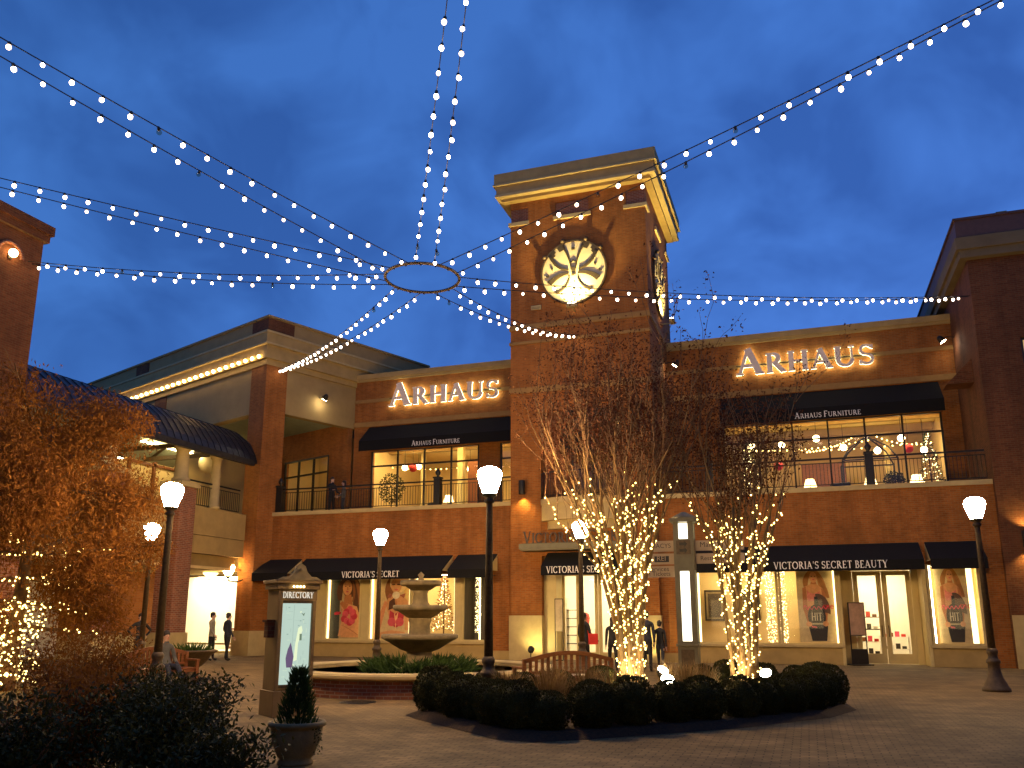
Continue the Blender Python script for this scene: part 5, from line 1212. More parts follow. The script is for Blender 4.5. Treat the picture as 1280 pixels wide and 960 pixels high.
# ------------------------------------------------------------------ people
def skin_mesh(nodes, edges, root=0, sub=1):
    me = bpy.data.meshes.new('b'); me.from_pydata([n[0] for n in nodes], edges, [])
    o = bpy.data.objects.new('b', me); col.objects.link(o)
    md = o.modifiers.new('s', 'SKIN'); md.use_smooth_shade = True
    for i, n in enumerate(nodes):
        r = n[1] if hasattr(n[1], '__len__') else (n[1], n[1]); me.skin_vertices[0].data[i].radius = r
        me.skin_vertices[0].data[i].use_root = (i == root)
    sb = o.modifiers.new('u', 'SUBSURF'); sb.levels = sub; sb.render_levels = sub
    dg = bpy.context.evaluated_depsgraph_get(); dg.update()
    out = bpy.data.meshes.new_from_object(o.evaluated_get(dg)); bpy.data.objects.remove(o)
    return out
def person(label, loc, rz, h=1.75, top='cloth_black', legs='jeans', skin='skin', hair='hair', arms=((.06, .0), (.06, .0)), fore=((0, 0), (0, 0)), stride=.12, long_coat=False, long_hair=False, sit=False, head_turn=0., group=None):
    """arms: (outward, forward) swing of each upper arm in radians; fore: the same for each forearm. Faces -Y."""
    t = thing('person', label, 'person', loc, rz, group); k = h / 1.75
    hip = .93 if not sit else .46
    N = []; E = []
    def nd(p, r, par=None):
        N.append((Vector(p) * k, (r[0] * k, r[1] * k) if hasattr(r, '__len__') else r * k)); i = len(N) - 1
        if par is not None: E.append((par, i))
        return i
    pel = nd((0, 0, hip), (.15, .115)); wst = nd((0, .0, hip + .17), (.135, .10), pel); che = nd((0, .01, hip + .36), (.155, .115), wst); sho = nd((0, .015, hip + .48), (.13, .095), che)
    nk = nd((0, .0, hip + .565), .055, sho); hd0 = nd((0, -.015, hip + .64), (.066, .075), nk); hd1 = nd((0, -.015, hip + .74), (.078, .095), hd0); hd2 = nd((0, -.005, hip + .81), (.055, .065), hd1)
    hands = []
    for s, (ao, af), (fo, ff) in ((1, arms[0], fore[0]), (-1, arms[1], fore[1])):
        a = nd((s * .175, .015, hip + .475), .062, sho)
        d = Vector((s * math.sin(ao), -math.sin(af), -math.cos(ao) * math.cos(af))).normalized(); el = Vector((s * .195, .015, hip + .46)) + d * .29
        b = nd(el, .047, a)
        d2 = Vector((s * math.sin(ao + fo), -math.sin(af + ff), -math.cos(af + ff) * max(.2, math.cos(ao + fo)))).normalized(); wr = el + d2 * .25
        c = nd(wr, .034, b); pm = wr + d2 * .075; nd(pm, (.040, .026), c); hands.append((s, pm, d2))
    feet = []
    for s in (1, -1):
        st = stride * s
        if not sit:
            a = nd((s * .09, 0, hip - .08), .095, pel); kn = nd((s * .095, -st * .55 - .01, .49), .062, a); an = nd((s * .10, -st, .085), .045, kn); ft = nd((s * .11, -st - .07, .045), (.045, .04), an); nd((s * .12, -st - .17, .035), (.042, .028), ft)
        else:
            a = nd((s * .10, -.10, hip), .095, pel); kn = nd((s * .12, -.46, hip + .03), .066, a); an = nd((s * .12, -.66 - .08 * s, .09), .046, kn); ft = nd((s * .12, -.73 - .08 * s, .05), (.045, .04), an); nd((s * .12, -.83 - .08 * s, .04), (.042, .03), ft)
    me = skin_mesh(N, E)
    mb = MB(); mb.v = [tuple(v.co) for v in me.vertices]; mb.f = [list(p.vertices) for p in me.polygons]
    hem = (hip - .02) * k if not long_coat else (hip - .42) * k; chin = (hip + .575) * k
    for p in me.polygons:
        c = p.center; out = 1
        if c.z > chin: out = 0
        elif any((c - h_[1] * k).length < .085 * k for h_ in hands): out = 0
        elif sit:
            out = 1 if c.y > -.12 * k and c.z > (hip - .06) * k else (3 if c.z < .12 * k else 2)
            if c.z > (hip + .12) * k: out = 1
        elif c.z < .105 * k: out = 3
        elif c.z < hem and abs(c.x) < .2 * k: out = 2
        mb.mi.append(out)
    mb.smooth = set(range(len(mb.f))); bpy.data.meshes.remove(me)
    # hands: four fingers and a thumb, slightly curled, each rooted in the palm
    mb.cur = 0
    for s, pm, d in hands:
        pm = pm * k; sd = Vector((0, -1, 0)); sd = (sd - d * sd.dot(d)).normalized(); nn = d.cross(sd) * s
        for q, L in enumerate((.066, .075, .071, .056)):
            b0 = pm + sd * (.026 - .0175 * q) * k + d * .015 * k; b1 = b0 + d * L * .5 * k - nn * .004 * k; b2 = b0 + d * L * k * .92 - nn * .022 * k
            mb.tube([b0, b1, b2], [.0095 * k, .0085 * k, .0065 * k], 6)
        b0 = pm + sd * .028 * k - d * .02 * k; mb.tube([b0, b0 + (sd * .03 + d * .022) * k, b0 + (sd * .036 + d * .05) * k], [.011 * k, .010 * k, .007 * k], 6)
    # face
    hz = (hip + .70) * k; fy = -.105 * k
    mb.ball((0, fy - .005 * k, hz - .005 * k), .014 * k, 6, 5, (1, 1.2, 1.8))
    for s in (1, -1): mb.ball((s * .078 * k, -.01 * k, hz), .022 * k, 6, 5, (.5, .8, 1.3))
    mb.cur = 4
    for s in (1, -1): mb.ball((s * .03 * k, fy + .006 * k, hz + .02 * k), .009 * k, 6, 4)
    mb.cur = 5; mb.ball((0, fy + .008 * k, hz - .045 * k), .018 * k, 6, 4, (1.2, .5, .35))
    if long_coat and not sit:
        mb.cur = 1; mb.lathe([(.17 * k, hem), (.165 * k, hem + .2 * k), (.16 * k, hip * k), (.12 * k, (hip + .16) * k)], (0, 0, 0), 14)
    bo = mb.build('body', [M[skin], M[top], M[legs], M['shoe'], M['shoe'], M['red']], t)
    hb = MB(); hb.ball((0, .012 * k, (hip + .765) * k), .098 * k, 12, 8, (.92, 1.05, .95)); hb.ball((0, .05 * k, (hip + .70) * k), .075 * k, 10, 7, (1.05, .8, 1.0))
    if long_hair: hb.ball((0, .06 * k, (hip + .60) * k), .095 * k, 10, 7, (1., .6, 1.7))
    ho = hb.build('hair', M[hair], t)
    return t
person('man in a beige jacket and dark trousers standing beside the pillar, before the bright shop', (-21.95, 27.75, 0), R(105), 1.80, 'cloth_beige', 'cloth_black', arms=((.15, -.15), (.2, .25)), fore=((0, .4), (0, .5)), stride=.05)
person('person in a dark jacket beside the man in beige, arm bent, by the corner pillar', (-21.3, 27.85, 0), R(160), 1.78, 'cloth_navy', 'cloth_black', arms=((.35, .1), (.2, -.1)), fore=((-.3, .9), (0, .5)), stride=.10)
pc = person('person in a long black coat holding a red bag in front of the tower doors', (-6.95, 27.3, 0), R(150), 1.76, 'cloth_black', 'jeans', 'skin_deep', arms=((.12, .0), (.12, .2)), fore=((0, .5), (0, .7)), stride=.06, long_coat=True)
t = thing('shopping_bag', 'bright red shopping bag held by the person in the long black coat', 'bag', (-6.62, 27.15, .78), R(25))
MB().box(-.15, .15, -.06, .06, 0, .34).build('bag', M['red'], t, .01); MB().tube([(-.07, 0, .34), (-.06, 0, .48), (.06, 0, .48), (.07, 0, .34)], .006, 5).build('handle', M['red'], t)
person('person in black walking behind the trunk of the larger lit tree', (-5.86, 26.6, 0), R(200), 1.62, 'cloth_black', 'cloth_black', stride=.16, long_hair=True)
person('tall person in a dark coat before the right tower pier, beside the lit trunk', (-4.78, 26.6, 0), R(190), 1.80, 'cloth_navy', 'cloth_black', stride=.1)
person('shorter person in a dark jacket beside the tall one, before the right tower pier', (-4.42, 26.9, 0), R(170), 1.52, 'cloth_black', 'jeans', stride=.1)
person('man in a dark jacket leaning at the balcony rail, seen from the side', (-20.2, 33.15, ZF), R(70), 1.80, 'cloth_black', 'cloth_black', arms=((.1, .3), (.1, .5)), fore=((0, .9), (0, 1.0)), stride=.04)
person('woman in a grey top talking to the man at the balcony rail', (-19.62, 33.2, ZF), R(-60), 1.62, 'cloth_grey', 'jeans', arms=((.1, .1), (.1, .3)), fore=((0, .8), (0, .9)), stride=.04, long_hair=True)
person('person in black with hands on hips, beyond the autumn tree', (-22.2, 24.2, 0), R(60), 1.75, 'cloth_black', 'cloth_black', arms=((.75, -.1), (.75, -.1)), fore=((-1.5, .2), (-1.5, .2)), stride=.03)
person('man in a grey jacket sitting on the wooden bench with his legs out', (-14.72, 16.93, 0.0), R(68), 1.78, 'cloth_grey', 'jeans', arms=((.1, .3), (.15, .35)), fore=((0, .5), (0, .5)), sit=True)

# ------------------------------------------------------------------ window posters and displays
def ell(cx, cy, rx, ry, n=20, a0=0, a1=360): return [(cx + rx * math.cos(R(a0 + (a1 - a0) * i / n)), cy + ry * math.sin(R(a0 + (a1 - a0) * i / n))) for i in range(n + (0 if a1 - a0 == 360 else 1))]
PC = {}
def pcol(c):
    key = tuple(round(x, 3) for x in c)
    if key not in PC: PC[key] = mat('poster_ink', c, .55, var=.16, scale=7)
    return PC[key]
def poster(name, label, cat, x0, x1, z0, z1, y, shapes, bg, group=None):
    """a printed sheet on a board: shapes are (polygon in 0..1 coordinates, colour), painted one over the other"""
    t = thing(name, label, cat, ((x0 + x1) / 2, y, z0), 0, group); w, h = x1 - x0, z1 - z0
    MB().box(-w / 2, w / 2, 0, .02, 0, h).build('board', pcol(bg), t)
    mats = []; mb = MB()
    for i, (poly, c) in enumerate(shapes):
        m = pcol(c)
        if m not in mats: mats.append(m)
        mb.mat(mats.index(m)); q = [((max(0, min(1, px)) - .5) * w, max(0, min(1, pz)) * h) for px, pz in poly]
        mb.prism(q, (0, -.001, 0), (1, 0, 0), (0, 0, 1), (0, -1, 0), .0012 * (i + 1))
    mb.build('print', mats, t); return t
SK, SK2, HR, HR2, PK, PK2 = (.62, .29, .11), (.42, .15, .045), (.085, .028, .008), (.23, .080, .018), (.50, .028, .045), (.66, .085, .10)
wave = lambda pts: pts
def strand(x0, z0, x1, z1, w, bend): 
    n = 8; L = [(x0 + (x1 - x0) * i / n + bend * math.sin(math.pi * i / n), z0 + (z1 - z0) * i / n) for i in range(n + 1)]
    ww = lambda i: w * (.35 + .65 * math.sin(math.pi * (i + 1) / (n + 2)))
    return [(x - ww(i), z) for i, (x, z) in enumerate(L)] + [(x + ww(i), z) for i, (x, z) in reversed(list(enumerate(L)))]
posterA = [(strand(.40, .98, .30, .62, .10, -.06), HR), (strand(.74, 1., .82, .40, .16, .10), HR), (ell(.60, .86, .24, .2), HR), (strand(.80, .95, .94, .55, .06, .05), HR2),
    ([(.45, .70), (.66, .72), (.72, .55), (.42, .55)], SK2), (ell(.53, .83, .15, .125), SK), (strand(.70, .92, .72, .60, .035, .05), HR2), (ell(.47, .855, .025, .009), HR), (ell(.60, .855, .028, .009), HR), ([(.52, .84), (.555, .84), (.56, .795), (.525, .79)], SK2), (ell(.53, .765, .04, .014), (.50, .08, .08)),
    ([(.38, .60), (.86, .52), (.98, .34), (.98, .02), (.36, .02), (.50, .22), (.40, .40)], SK), ([(.40, .60), (.58, .56), (.48, .42), (.36, .46)], SK2), ([(.28, .04), (.46, .06), (.54, .40), (.40, .60), (.33, .58), (.42, .38)], SK), ([(.30, .57), (.38, .61), (.60, .46), (.54, .42)], SK2)] + \
    [(ell(.62 + .13 * math.cos(a) * (1 + .3 * (i % 2)), .36 + .085 * math.sin(a) * (1 + .2 * (i % 3)), .10, .055), PK if i % 2 else PK2) for i, a in enumerate([j * .7 for j in range(11)])] + \
    [(ell(.18 + .04 * i, .405 + .01 * (i % 2), .05, .022), PK) for i in range(4)] + [(strand(.40, .22, .95, .05, .012, .03), SK2)]
poster('window_poster', 'poster of a long-haired woman in a pink ruffle, nearest the corner pavilion', 'poster', -19.62, -18.12, .74, 3.32, YL + .34, [([(0, 0), (.30, 0), (.30, 1), (0, 1)], (.05, .05, .035))] + posterA, (.42, .30, .13))
posterB = [([(0, 0), (1, 0), (1, 1), (0, 1)], (.62, .44, .20)), (strand(.48, 1., .44, .60, .12, -.05), HR2), (strand(.86, 1., .92, .60, .12, .04), (.66, .42, .12)), (ell(.66, .90, .24, .16), (.78, .56, .24)), (ell(.60, .86, .15, .12), SK), (ell(.52, .875, .05, .012), HR), (ell(.66, .875, .05, .012), HR),
    (ell(.60, .79, .05, .012), (.55, .1, .1)), ([(.40, .66), (.56, .73), (.70, .72), (.92, .62), (1., .40), (.98, .14), (.86, .14), (.82, .46), (.78, .30), (.44, .30), (.34, .52), (.16, .08), (.02, .06), (.20, .46)], SK), ([(.16, .08), (.02, .06), (.16, .40), (.30, .62), (.36, .58)], (.62, .24, .10)),
    ([(.42, .60), (.56, .66), (.60, .50), (.40, .46)], HR), ([(.44, .46), (.60, .40), (.76, .48), (.84, .42), (.80, .24), (.62, .18), (.42, .24)], PK), ([(.56, .42), (.61, .16), (.68, .44), (.61, .36)], (.85, .45, .20)), (ell(.50, .27, .11, .07), PK2), (ell(.72, .27, .11, .07), PK2), (ell(.60, .70, .10, .06), (.74, .62, .42)),
    ([(.42, .73), (.50, .70), (.44, .65), (.36, .68)], (.35, .10, .05)), ([(.70, .70), (.86, .73), (.82, .65)], (.35, .10, .05)), ([(.05, .02), (.95, .02), (.86, .11), (.50, .14), (.16, .10)], SK), (strand(.60, .62, .58, .44, .02, .02), SK2)]
poster('window_poster', 'poster of a fair-haired woman in a pink top, behind the lamp post', 'poster', -17.50, -15.78, .74, 3.32, YL + .34, posterB, (.62, .48, .28))
def bottle_poster(label, x0, x1):
    s = [(strand(.38, .97, .26, .74, .08, -.05), (.33, .13, .03)), (strand(.57, .97, .72, .60, .10, .07), (.40, .17, .04)), (strand(.62, .90, .86, .60, .07, .02), (.30, .12, .03)), (ell(.48, .925, .155, .075), (.38, .16, .04)), ([(.42, .84), (.54, .84), (.58, .76), (.38, .76)], SK2), (ell(.48, .885, .105, .075), SK), (ell(.44, .90, .02, .006), HR), (ell(.53, .90, .02, .006), HR), (ell(.485, .855, .035, .010), (.55, .12, .10)),
        ([(.22, .76), (.40, .79), (.58, .79), (.72, .73), (.74, .50), (.66, .30), (.30, .30), (.24, .52)], SK), ([(.16, .74), (.26, .76), (.27, .50), (.36, .26), (.26, .24), (.14, .46)], SK2), ([(.68, .74), (.78, .68), (.84, .46), (.78, .26), (.66, .24), (.74, .46)], SK2), ([(.28, .72), (.36, .66), (.52, .66), (.64, .70), (.62, .56), (.30, .56)], (.62, .17, .12)), (ell(.37, .62, .10, .055), (.70, .22, .15)), (ell(.55, .62, .10, .055), (.70, .22, .15)),
        (ell(.56, .42, .34, .24, 20, -10, 100)[:] + [(.56, .44)], (.10, .05, .03)), ([(.47, .62), (.56, .62), (.57, .48), (.46, .48)], (.02, .025, .02)), (ell(.51, .35, .25, .165), (.022, .016, .012)), (strand(.40, .44, .37, .26, .02, -.02), (.12, .10, .07)), (strand(.66, .44, .68, .28, .015, .02), (.10, .08, .06)),
        ([(.26, .24), (.36, .27), (.66, .27), (.80, .22), (.74, .02), (.34, .02)], (.025, .02, .018)), (ell(.28, .245, .085, .035), SK), (ell(.74, .25, .085, .035), SK), ([(.34, .225), (.48, .215), (.50, .195), (.36, .20)], PK2),
        ([(.36, .26), (.66, .26), (.66, .24), (.36, .24)], (.38, .30, .16))]
    t = poster('window_poster', label, 'poster', x0, x1, .76, 3.34, YL + .34, s, (.55, .42, .20)); w, h = x1 - x0, 2.58
    lm = MB(); lettering(lm, 'HIT', (-w * .14, -.034, h * .295), (1, 0, 0), (0, 0, 1), .27, .002, fit=w * .30); lm.build('lettering', pcol((.62, .52, .34)), t)
    mb = MB(); pts = []
    for i in range(60):                                                        # a line of pink handwriting
        k = i / 59; pts.append((-w * .34 + w * .70 * k, -.040, h * .46 + .05 * math.sin(k * 34) + .03 * k + (.10 * math.sin(k * 9) if k < .12 else 0)))
    mb.tube(pts, .014, 4, smooth=False); mb.build('handwriting', M['pink'], t)
    sans('me', Vector((w * .20, -.044, h * .455)), UPX, .22, 'lettering', M['red'], t, .34)
bottle_poster('poster of a woman holding a big dark bottle, in the window beside the sign stand', -.32, .90)
bottle_poster('poster of a woman with a big dark bottle, in the single window beyond the doors', 4.22, 5.22)
for lab, x0, x1 in (('framed dark photograph in the shop window, beside the sign pillar', -3.72, -2.98), ('framed dark photograph in the shop window, behind the smaller lit tree', -2.42, -1.68)):
    t = thing('framed_picture', lab, 'framed picture', ((x0 + x1) / 2, YL + 1.2, 1.5)); w = x1 - x0
    MB().box(-w / 2, w / 2, 0, .04, 0, 1.15).box(-w / 2, w / 2, -.02, 0, 0, .06).box(-w / 2, w / 2, -.02, 0, 1.09, 1.15).box(-w / 2, -w / 2 + .06, -.02, 0, .06, 1.09).box(w / 2 - .06, w / 2, -.02, 0, .06, 1.09).build('frame', M['frame'], t)
    MB().box(-w / 2 + .06, w / 2 - .06, -.008, 0, .06, 1.09).build('mount', M['stone_grey'], t)
    MB().box(-w / 2 + .13, w / 2 - .13, -.012, -.008, .13, 1.02).build('print', mat('dark_photograph', (.030, .018, .010), .4, var=.7, scale=4, c2=(.10, .07, .035)), t)
def lit_curtain(label, x0, x1, z0, z1, y, n, cat='curtain lights', tint='sparkle', s=(.012, .035)):
    t = thing('light_curtain', label, cat, ((x0 + x1) / 2, y, z0)); w = x1 - x0; mb = MB(); wr = MB()
    for i in range(n):
        c = Vector((random.uniform(-w / 2, w / 2), random.uniform(-.06, .06), random.uniform(0, z1 - z0))); r = random.uniform(*s) * .5
        mb.add([c + Vector((-r, 0, 0)), c + Vector((0, 0, -r)), c + Vector((r, 0, 0)), c + Vector((0, 0, r))], [(0, 1, 2, 3)])
    for i in range(max(3, int(w / .12))):
        x = -w / 2 + w * (i + .5) / max(3, int(w / .12)); wr.tube([(x, .02, z1 - z0), (x + .01, .02, 0)], .005, 3, cap=False)
    wr.build('wire', M['bronze'], t); tag(mb.build('bulbs', M[tint], t), kind='stuff')
lit_curtain('curtain of gold lights hanging in the dark shop window beside the tower', -12.95, -12.72, 1.0, 3.3, YL + .6, 260)
lit_curtain('thin strand of gold lights at the tower end of the dark shop window', -12.45, -12.3, 1.1, 3.3, YL + .6, 90)
lit_curtain('wide column of gold lights in the shop window beside the bottle poster', -.98, -.72, .72, 3.3, YL + .75, 300)
lit_curtain('narrow column of gold lights between the framed photograph and the bottle poster', -1.45, -1.12, .72, 3.3, YL + .75, 300)
def gold_tree(label, loc, h, r, tint, n):
    t = thing('christmas_tree', label, 'christmas tree', loc); mb = MB(); lf = MB()
    MB().tube([(0, 0, 0), (0, 0, h)], .03, 6).build('trunk', M['bark_dark'], t)
    for i in range(n):
        z = random.uniform(.15, 1) * h; a = random.uniform(0, 6.283); rr = r * (1.06 - z / h) * random.uniform(.5, 1.05); p = Vector((rr * math.cos(a), rr * math.sin(a), z))
        lf.leaf(p, Vector((math.cos(a), math.sin(a), .3)), Vector((random.gauss(0, 1), random.gauss(0, 1), 1)), random.uniform(.08, .16), .035)
        if i % 9 == 0: mb.ball(p * 1.02, .018, 5, 4)
    lf.build('needles', M[tint], t); tag(mb.build('bulbs', M['sparkle'], t), kind='stuff')
gold_tree('gold and red christmas tree in the bright shop window behind the fountain', (-14.45, YL + .8, .66), 2.65, .55, 'orange_leaf', 900)
gold_tree('slim lit christmas tree in the upper store window near the tower', (-12.7, YU + 1.3, ZF), 2.9, .5, 'conifer_leaf', 700)
gold_tree('dark green christmas tree at the right end of the upper store window', (5.2, YU + 1.3, ZF), 3.0, .62, 'conifer_leaf', 800)
gold_tree('christmas tree seen through the twigs in the upper store window', (-2.0, YU + 1.6, ZF), 3.1, .7, 'conifer_leaf', 900)
# upper furniture store
def topiary(label, loc, h, r):
    t = thing('topiary', label, 'topiary', loc); mb = MB(); mb.lathe([(.2, 0), (.26, .4), (.27, .42)], n=14); mb.build('pot', M['frame'], t); mb = MB(); foliage_ball(mb, (0, 0, h - r), r, 900, .11, .06, 1.25); mb.tube([(0, 0, .4), (0, 0, h - r)], .03, 6); mb.build('foliage', M['box_leaf'], t)
topiary('big dark potted bush inside the first pane of the four-light upper window', (-19.3, YU + .9, ZF), 2.45, .62)
topiary('dark potted bush low in the six-light upper window', (3.75, YU + 1.0, ZF), 1.3, .4)
def table_lamp(label, loc, h=.62, shade='soft', tall=0.):
    t = thing('table_lamp', label, 'table lamp', loc); mb = MB(); mb.lathe([(.42, 0), (.42, .03), (.05, .06), (.05, .70), (.36, .72), (.36, .75), (0, .75)], n=18); mb.build('side_table', M['wood'], t); mb = MB(); mb.lathe([(.09, .75), (.13, .85), (.07, 1.02), (.02, 1.12)], n=12); mb.build('lamp_base', M['bronze'], t)
    mb = MB(); mb.lathe([(.27, 1.08), (.17, 1.42)], n=18); mb.build('lamp_shade', M[shade], t)
table_lamp('glowing table lamp behind the second pane of the four-light upper window', (-16.4, YU + 1.4, ZF))
table_lamp('glowing table lamp behind the third pane of the four-light upper window', (-15.2, YU + 2.6, ZF))
table_lamp('large glowing table lamp right of the newel post in the six-light upper window', (2.95, YU + 2.2, ZF))
table_lamp('glowing table lamp in the last pane of the six-light upper window', (4.75, YU + 2.2, ZF))
table_lamp('glowing table lamp seen through the twigs in the six-light upper window', (.5, YU + 2.0, ZF))
def chair(label, loc, rz, m='cloth_beige'):
    t = thing('armchair', label, 'armchair', loc, rz); MB().box(-.4, .4, -.4, .35, .22, .45).build('seat', M[m], t, .04); MB().box(-.4, .4, .28, .45, .3, 1.0).build('backrest', M[m], t, .05)
    for s in (-1, 1):
        MB().box(s * .44 - .07, s * .44 + .07, -.4, .4, .22, .66).build('armrest', M[m], t, .03)
        for q in (-1, 1): MB().box(s * .38 - .025, s * .38 + .025, q * .34 - .025, q * .34 + .025, 0, .22).build('leg', M['frame'], t)
chair('pale armchair inside the four-light upper window', (-17.2, YU + 2.0, ZF), .4)
chair('dark round-backed armchair low in the four-light upper window', (-16.7, YU + .95, ZF), 2.8, 'cloth_black')
chair('pale armchair inside the six-light upper window', (1.9, YU + 2.2, ZF), -.3)
chair('dark armchair low in the six-light upper window', (1.75, YU + .95, ZF), 2.9, 'cloth_black')
t = thing('canopy_bed', 'dark four-poster frame with a pointed top inside the six-light upper window', 'canopy bed', (3.0, YU + 3.0, ZF))
for x in (-1.1, 1.1):
    for y in (-.9, .9): MB().box(x - .035, x + .035, y - .035, y + .035, 0, 2.2).build('post', M['frame'], t)
mb = MB()
for s in (-1, 1):
    mb.tube([(s * 1.1, -.9, 2.2), (s * .8, -.6, 2.75), (s * .3, -.2, 3.15), (0, 0, 3.35)], .035, 6); mb.tube([(s * 1.1, .9, 2.2), (s * .8, .6, 2.75), (s * .3, .2, 3.15), (0, 0, 3.35)], .035, 6)
mb.box(-1.1, 1.1, -.93, -.87, 2.16, 2.22).box(-1.1, 1.1, .87, .93, 2.16, 2.22); mb.build('canopy_frame', M['frame'], t); MB().box(-1.05, 1.05, -.85, .85, .25, .6).build('mattress', M['cloth_beige'], t, .05)
MB().box(-1.08, 1.08, .86, .92, .3, 1.3).build('headboard', M['cloth_grey'], t)
for lab, p, r in (('red lantern hanging inside the second pane of the four-light upper window', (-18.3, YU + 1.2, 9.0), .22), ('red lantern hanging in the last pane of the six-light upper window', (4.45, YU + 1.2, 8.5), .19), ('red poinsettia ball seen through the twigs in the upper window', (-.75, YU + 1.2, 8.05), .2)):
    t = thing('red_ornament', lab, 'ornament', p); mb = MB(); mb.ball((0, 0, 0), r, 12, 8, (1, 1, 1.05)); mb.build('ball', M['red'], t); MB().tube([(0, 0, r), (0, 0, 1.3)], .008, 4).build('cord', M['metal'], t)
def pendant(label, p, r=.2, n=1, m='storelight'):
    t = thing('pendant_lamp', label, 'pendant lamp', p, 0, 'ceiling lamps of the furniture store'); MB().tube([(0, 0, 0), (0, 0, 10.4 - p[2])], .012, 5).build('cord', M['metal'], t); mb = MB(); mb.ball((0, 0, -.1), r, 12, 8); mb.build('globe', M[m], t)
for q, p in enumerate(((-19.35, YU + 2.4, 9.35), (-18.75, YU + 2.8, 9.45), (-16.0, YU + 3.2, 9.2), (-15.0, YU + 2.4, 9.5), (-17.2, YU + 5., 9.6), (-13.2, YU + 3.2, 9.3))):
    pendant('round glowing ceiling lamp inside the four-light end of the furniture store', p, .15)
for q, p in enumerate(((-1.9, YU + 2.6, 9.4), (-.6, YU + 3.4, 9.5), (.9, YU + 2.4, 9.5), (2.1, YU + 4.4, 9.4), (3.6, YU + 5.2, 9.3), (4.3, YU + 2.0, 9.2), (5.4, YU + 4.0, 9.0))):
    pendant('round glowing ceiling lamp inside the six-light end of the furniture store', p, .15)
def ceiling_string(label, a, b, n, sag=.25):
    t = thing('ceiling_string', label, 'string lights', a); a, b = Vector(a), Vector(b); P = lambda k: (b - a) * k + Vector((0, 0, -sag * 4 * k * (1 - k)))
    MB().tube([P(i / 12) for i in range(13)], .008, 4).build('cable', M['metal'], t); mb = MB(); mb.ball((0, 0, -.04), .035, 6, 5); o_ = mb.build('bulb', M['fairy']); me_ = o_.data; bpy.data.objects.remove(o_)
    for i in range(n):
        o = bpy.data.objects.new('bulb', me_); col.objects.link(o); o.parent = t; o.location = P((i + .5) / n)
ceiling_string('string of small bulbs strung low across the furniture store ceiling', (-2.6, YU + 2.2, 9.1), (3.2, YU + 3.0, 9.35), 22, .2)
ceiling_string('string of small bulbs crossing behind the canopy bed in the furniture store', (.4, YU + 1.6, 8.7), (2.6, YU + 5.5, 10.0), 16, .15)
for lab, a, b, n in (('string of small bulbs high over the armchairs in the four-light end of the store', (-19.8, YU + 1.6, 9.2), (-14.6, YU + 3.5, 9.5), 20), ('string of small bulbs at the back of the six-light end of the store', (-2.8, YU + 4.5, 9.6), (5.6, YU + 4.0, 9.3), 26), ('short string of small bulbs over the last pane of the six-light window', (3.2, YU + 1.4, 9.2), (5.6, YU + 2.6, 9.0), 12)):
    ceiling_string(lab, a, b, n, .22)
ceiling_string('icicle row of small lights under the tower balcony awning', (-7.1, YT - .35, 9.1), (-6.5, YT - .35, 9.15), 14, .02)
# tower shop: tall shelf with dark boxes, red dress form
t = thing('display_shelf', 'white shelf of dark boxes inside the tower shop, left of the doors', 'display shelf', (-8.95, 33.6, 0))
MB().box(-.30, -.27, -.2, .2, 0, 2.4).box(.27, .30, -.2, .2, 0, 2.4).build('side_panel', M['white'], t)
for k in range(6): MB().box(-.27, .27, -.2, .2, .25 + k * .33, .28 + k * .33).build('shelf', M['frame'], t)
t2 = dup(t, (-6.5, 34.0, 0), 0, 'white shelf of dark boxes inside the tower shop, right of the doors'); 
t = thing('dress_form', 'red garment on a stand inside the tower shop', 'mannequin', (-8.5, 33.6, 0))
mb = MB(); mb.lathe([(.16, .95), (.20, 1.1), (.15, 1.35), (.19, 1.6), (.15, 1.75), (.05, 1.82)], n=16); mb.build('garment', M['red'], t); MB().tube([(0, 0, 0), (0, 0, .95)], .025, 6).box(-.18, .18, -.18, .18, 0, .03).build('stand', M['steel'], t)
# beauty shop: shelves seen through the double doors
for lab, x, y in (('shop shelf with small bottles and dark boxes behind the left glass door', 2.05, 35.0), ('low shop table with small boxes behind the right glass door', 3.1, 36.2)):
    t = thing('shop_shelf', lab, 'shop shelf', (x, y, 0)); hh = (.3, .75, 1.2, 1.65) if x < 2.5 else (.45, .9)
    MB().box(-.52, -.49, -.2, .2, 0, hh[-1] + .02).box(.49, .52, -.2, .2, 0, hh[-1] + .02).build('side_panel', M['white'], t)
    for z in hh: MB().box(-.49, .49, -.2, .2, z - .03, z).build('shelf', M['frame' if z > 1 and x < 2.5 else 'white'], t)
    for i, z in enumerate(hh):
        for q in range(4):
            b = (-.42 + q * .22, .10 + .05 * ((q * 7 + i * 3) % 3)); c_ = ('frame', 'red', 'white', 'wood', 'frame', 'pink')[(q * 2 + i) % 6]
            MB().box(b[0], b[0] + .15, -.15, .0, z, z + b[1]).build('packet', M[c_], t)
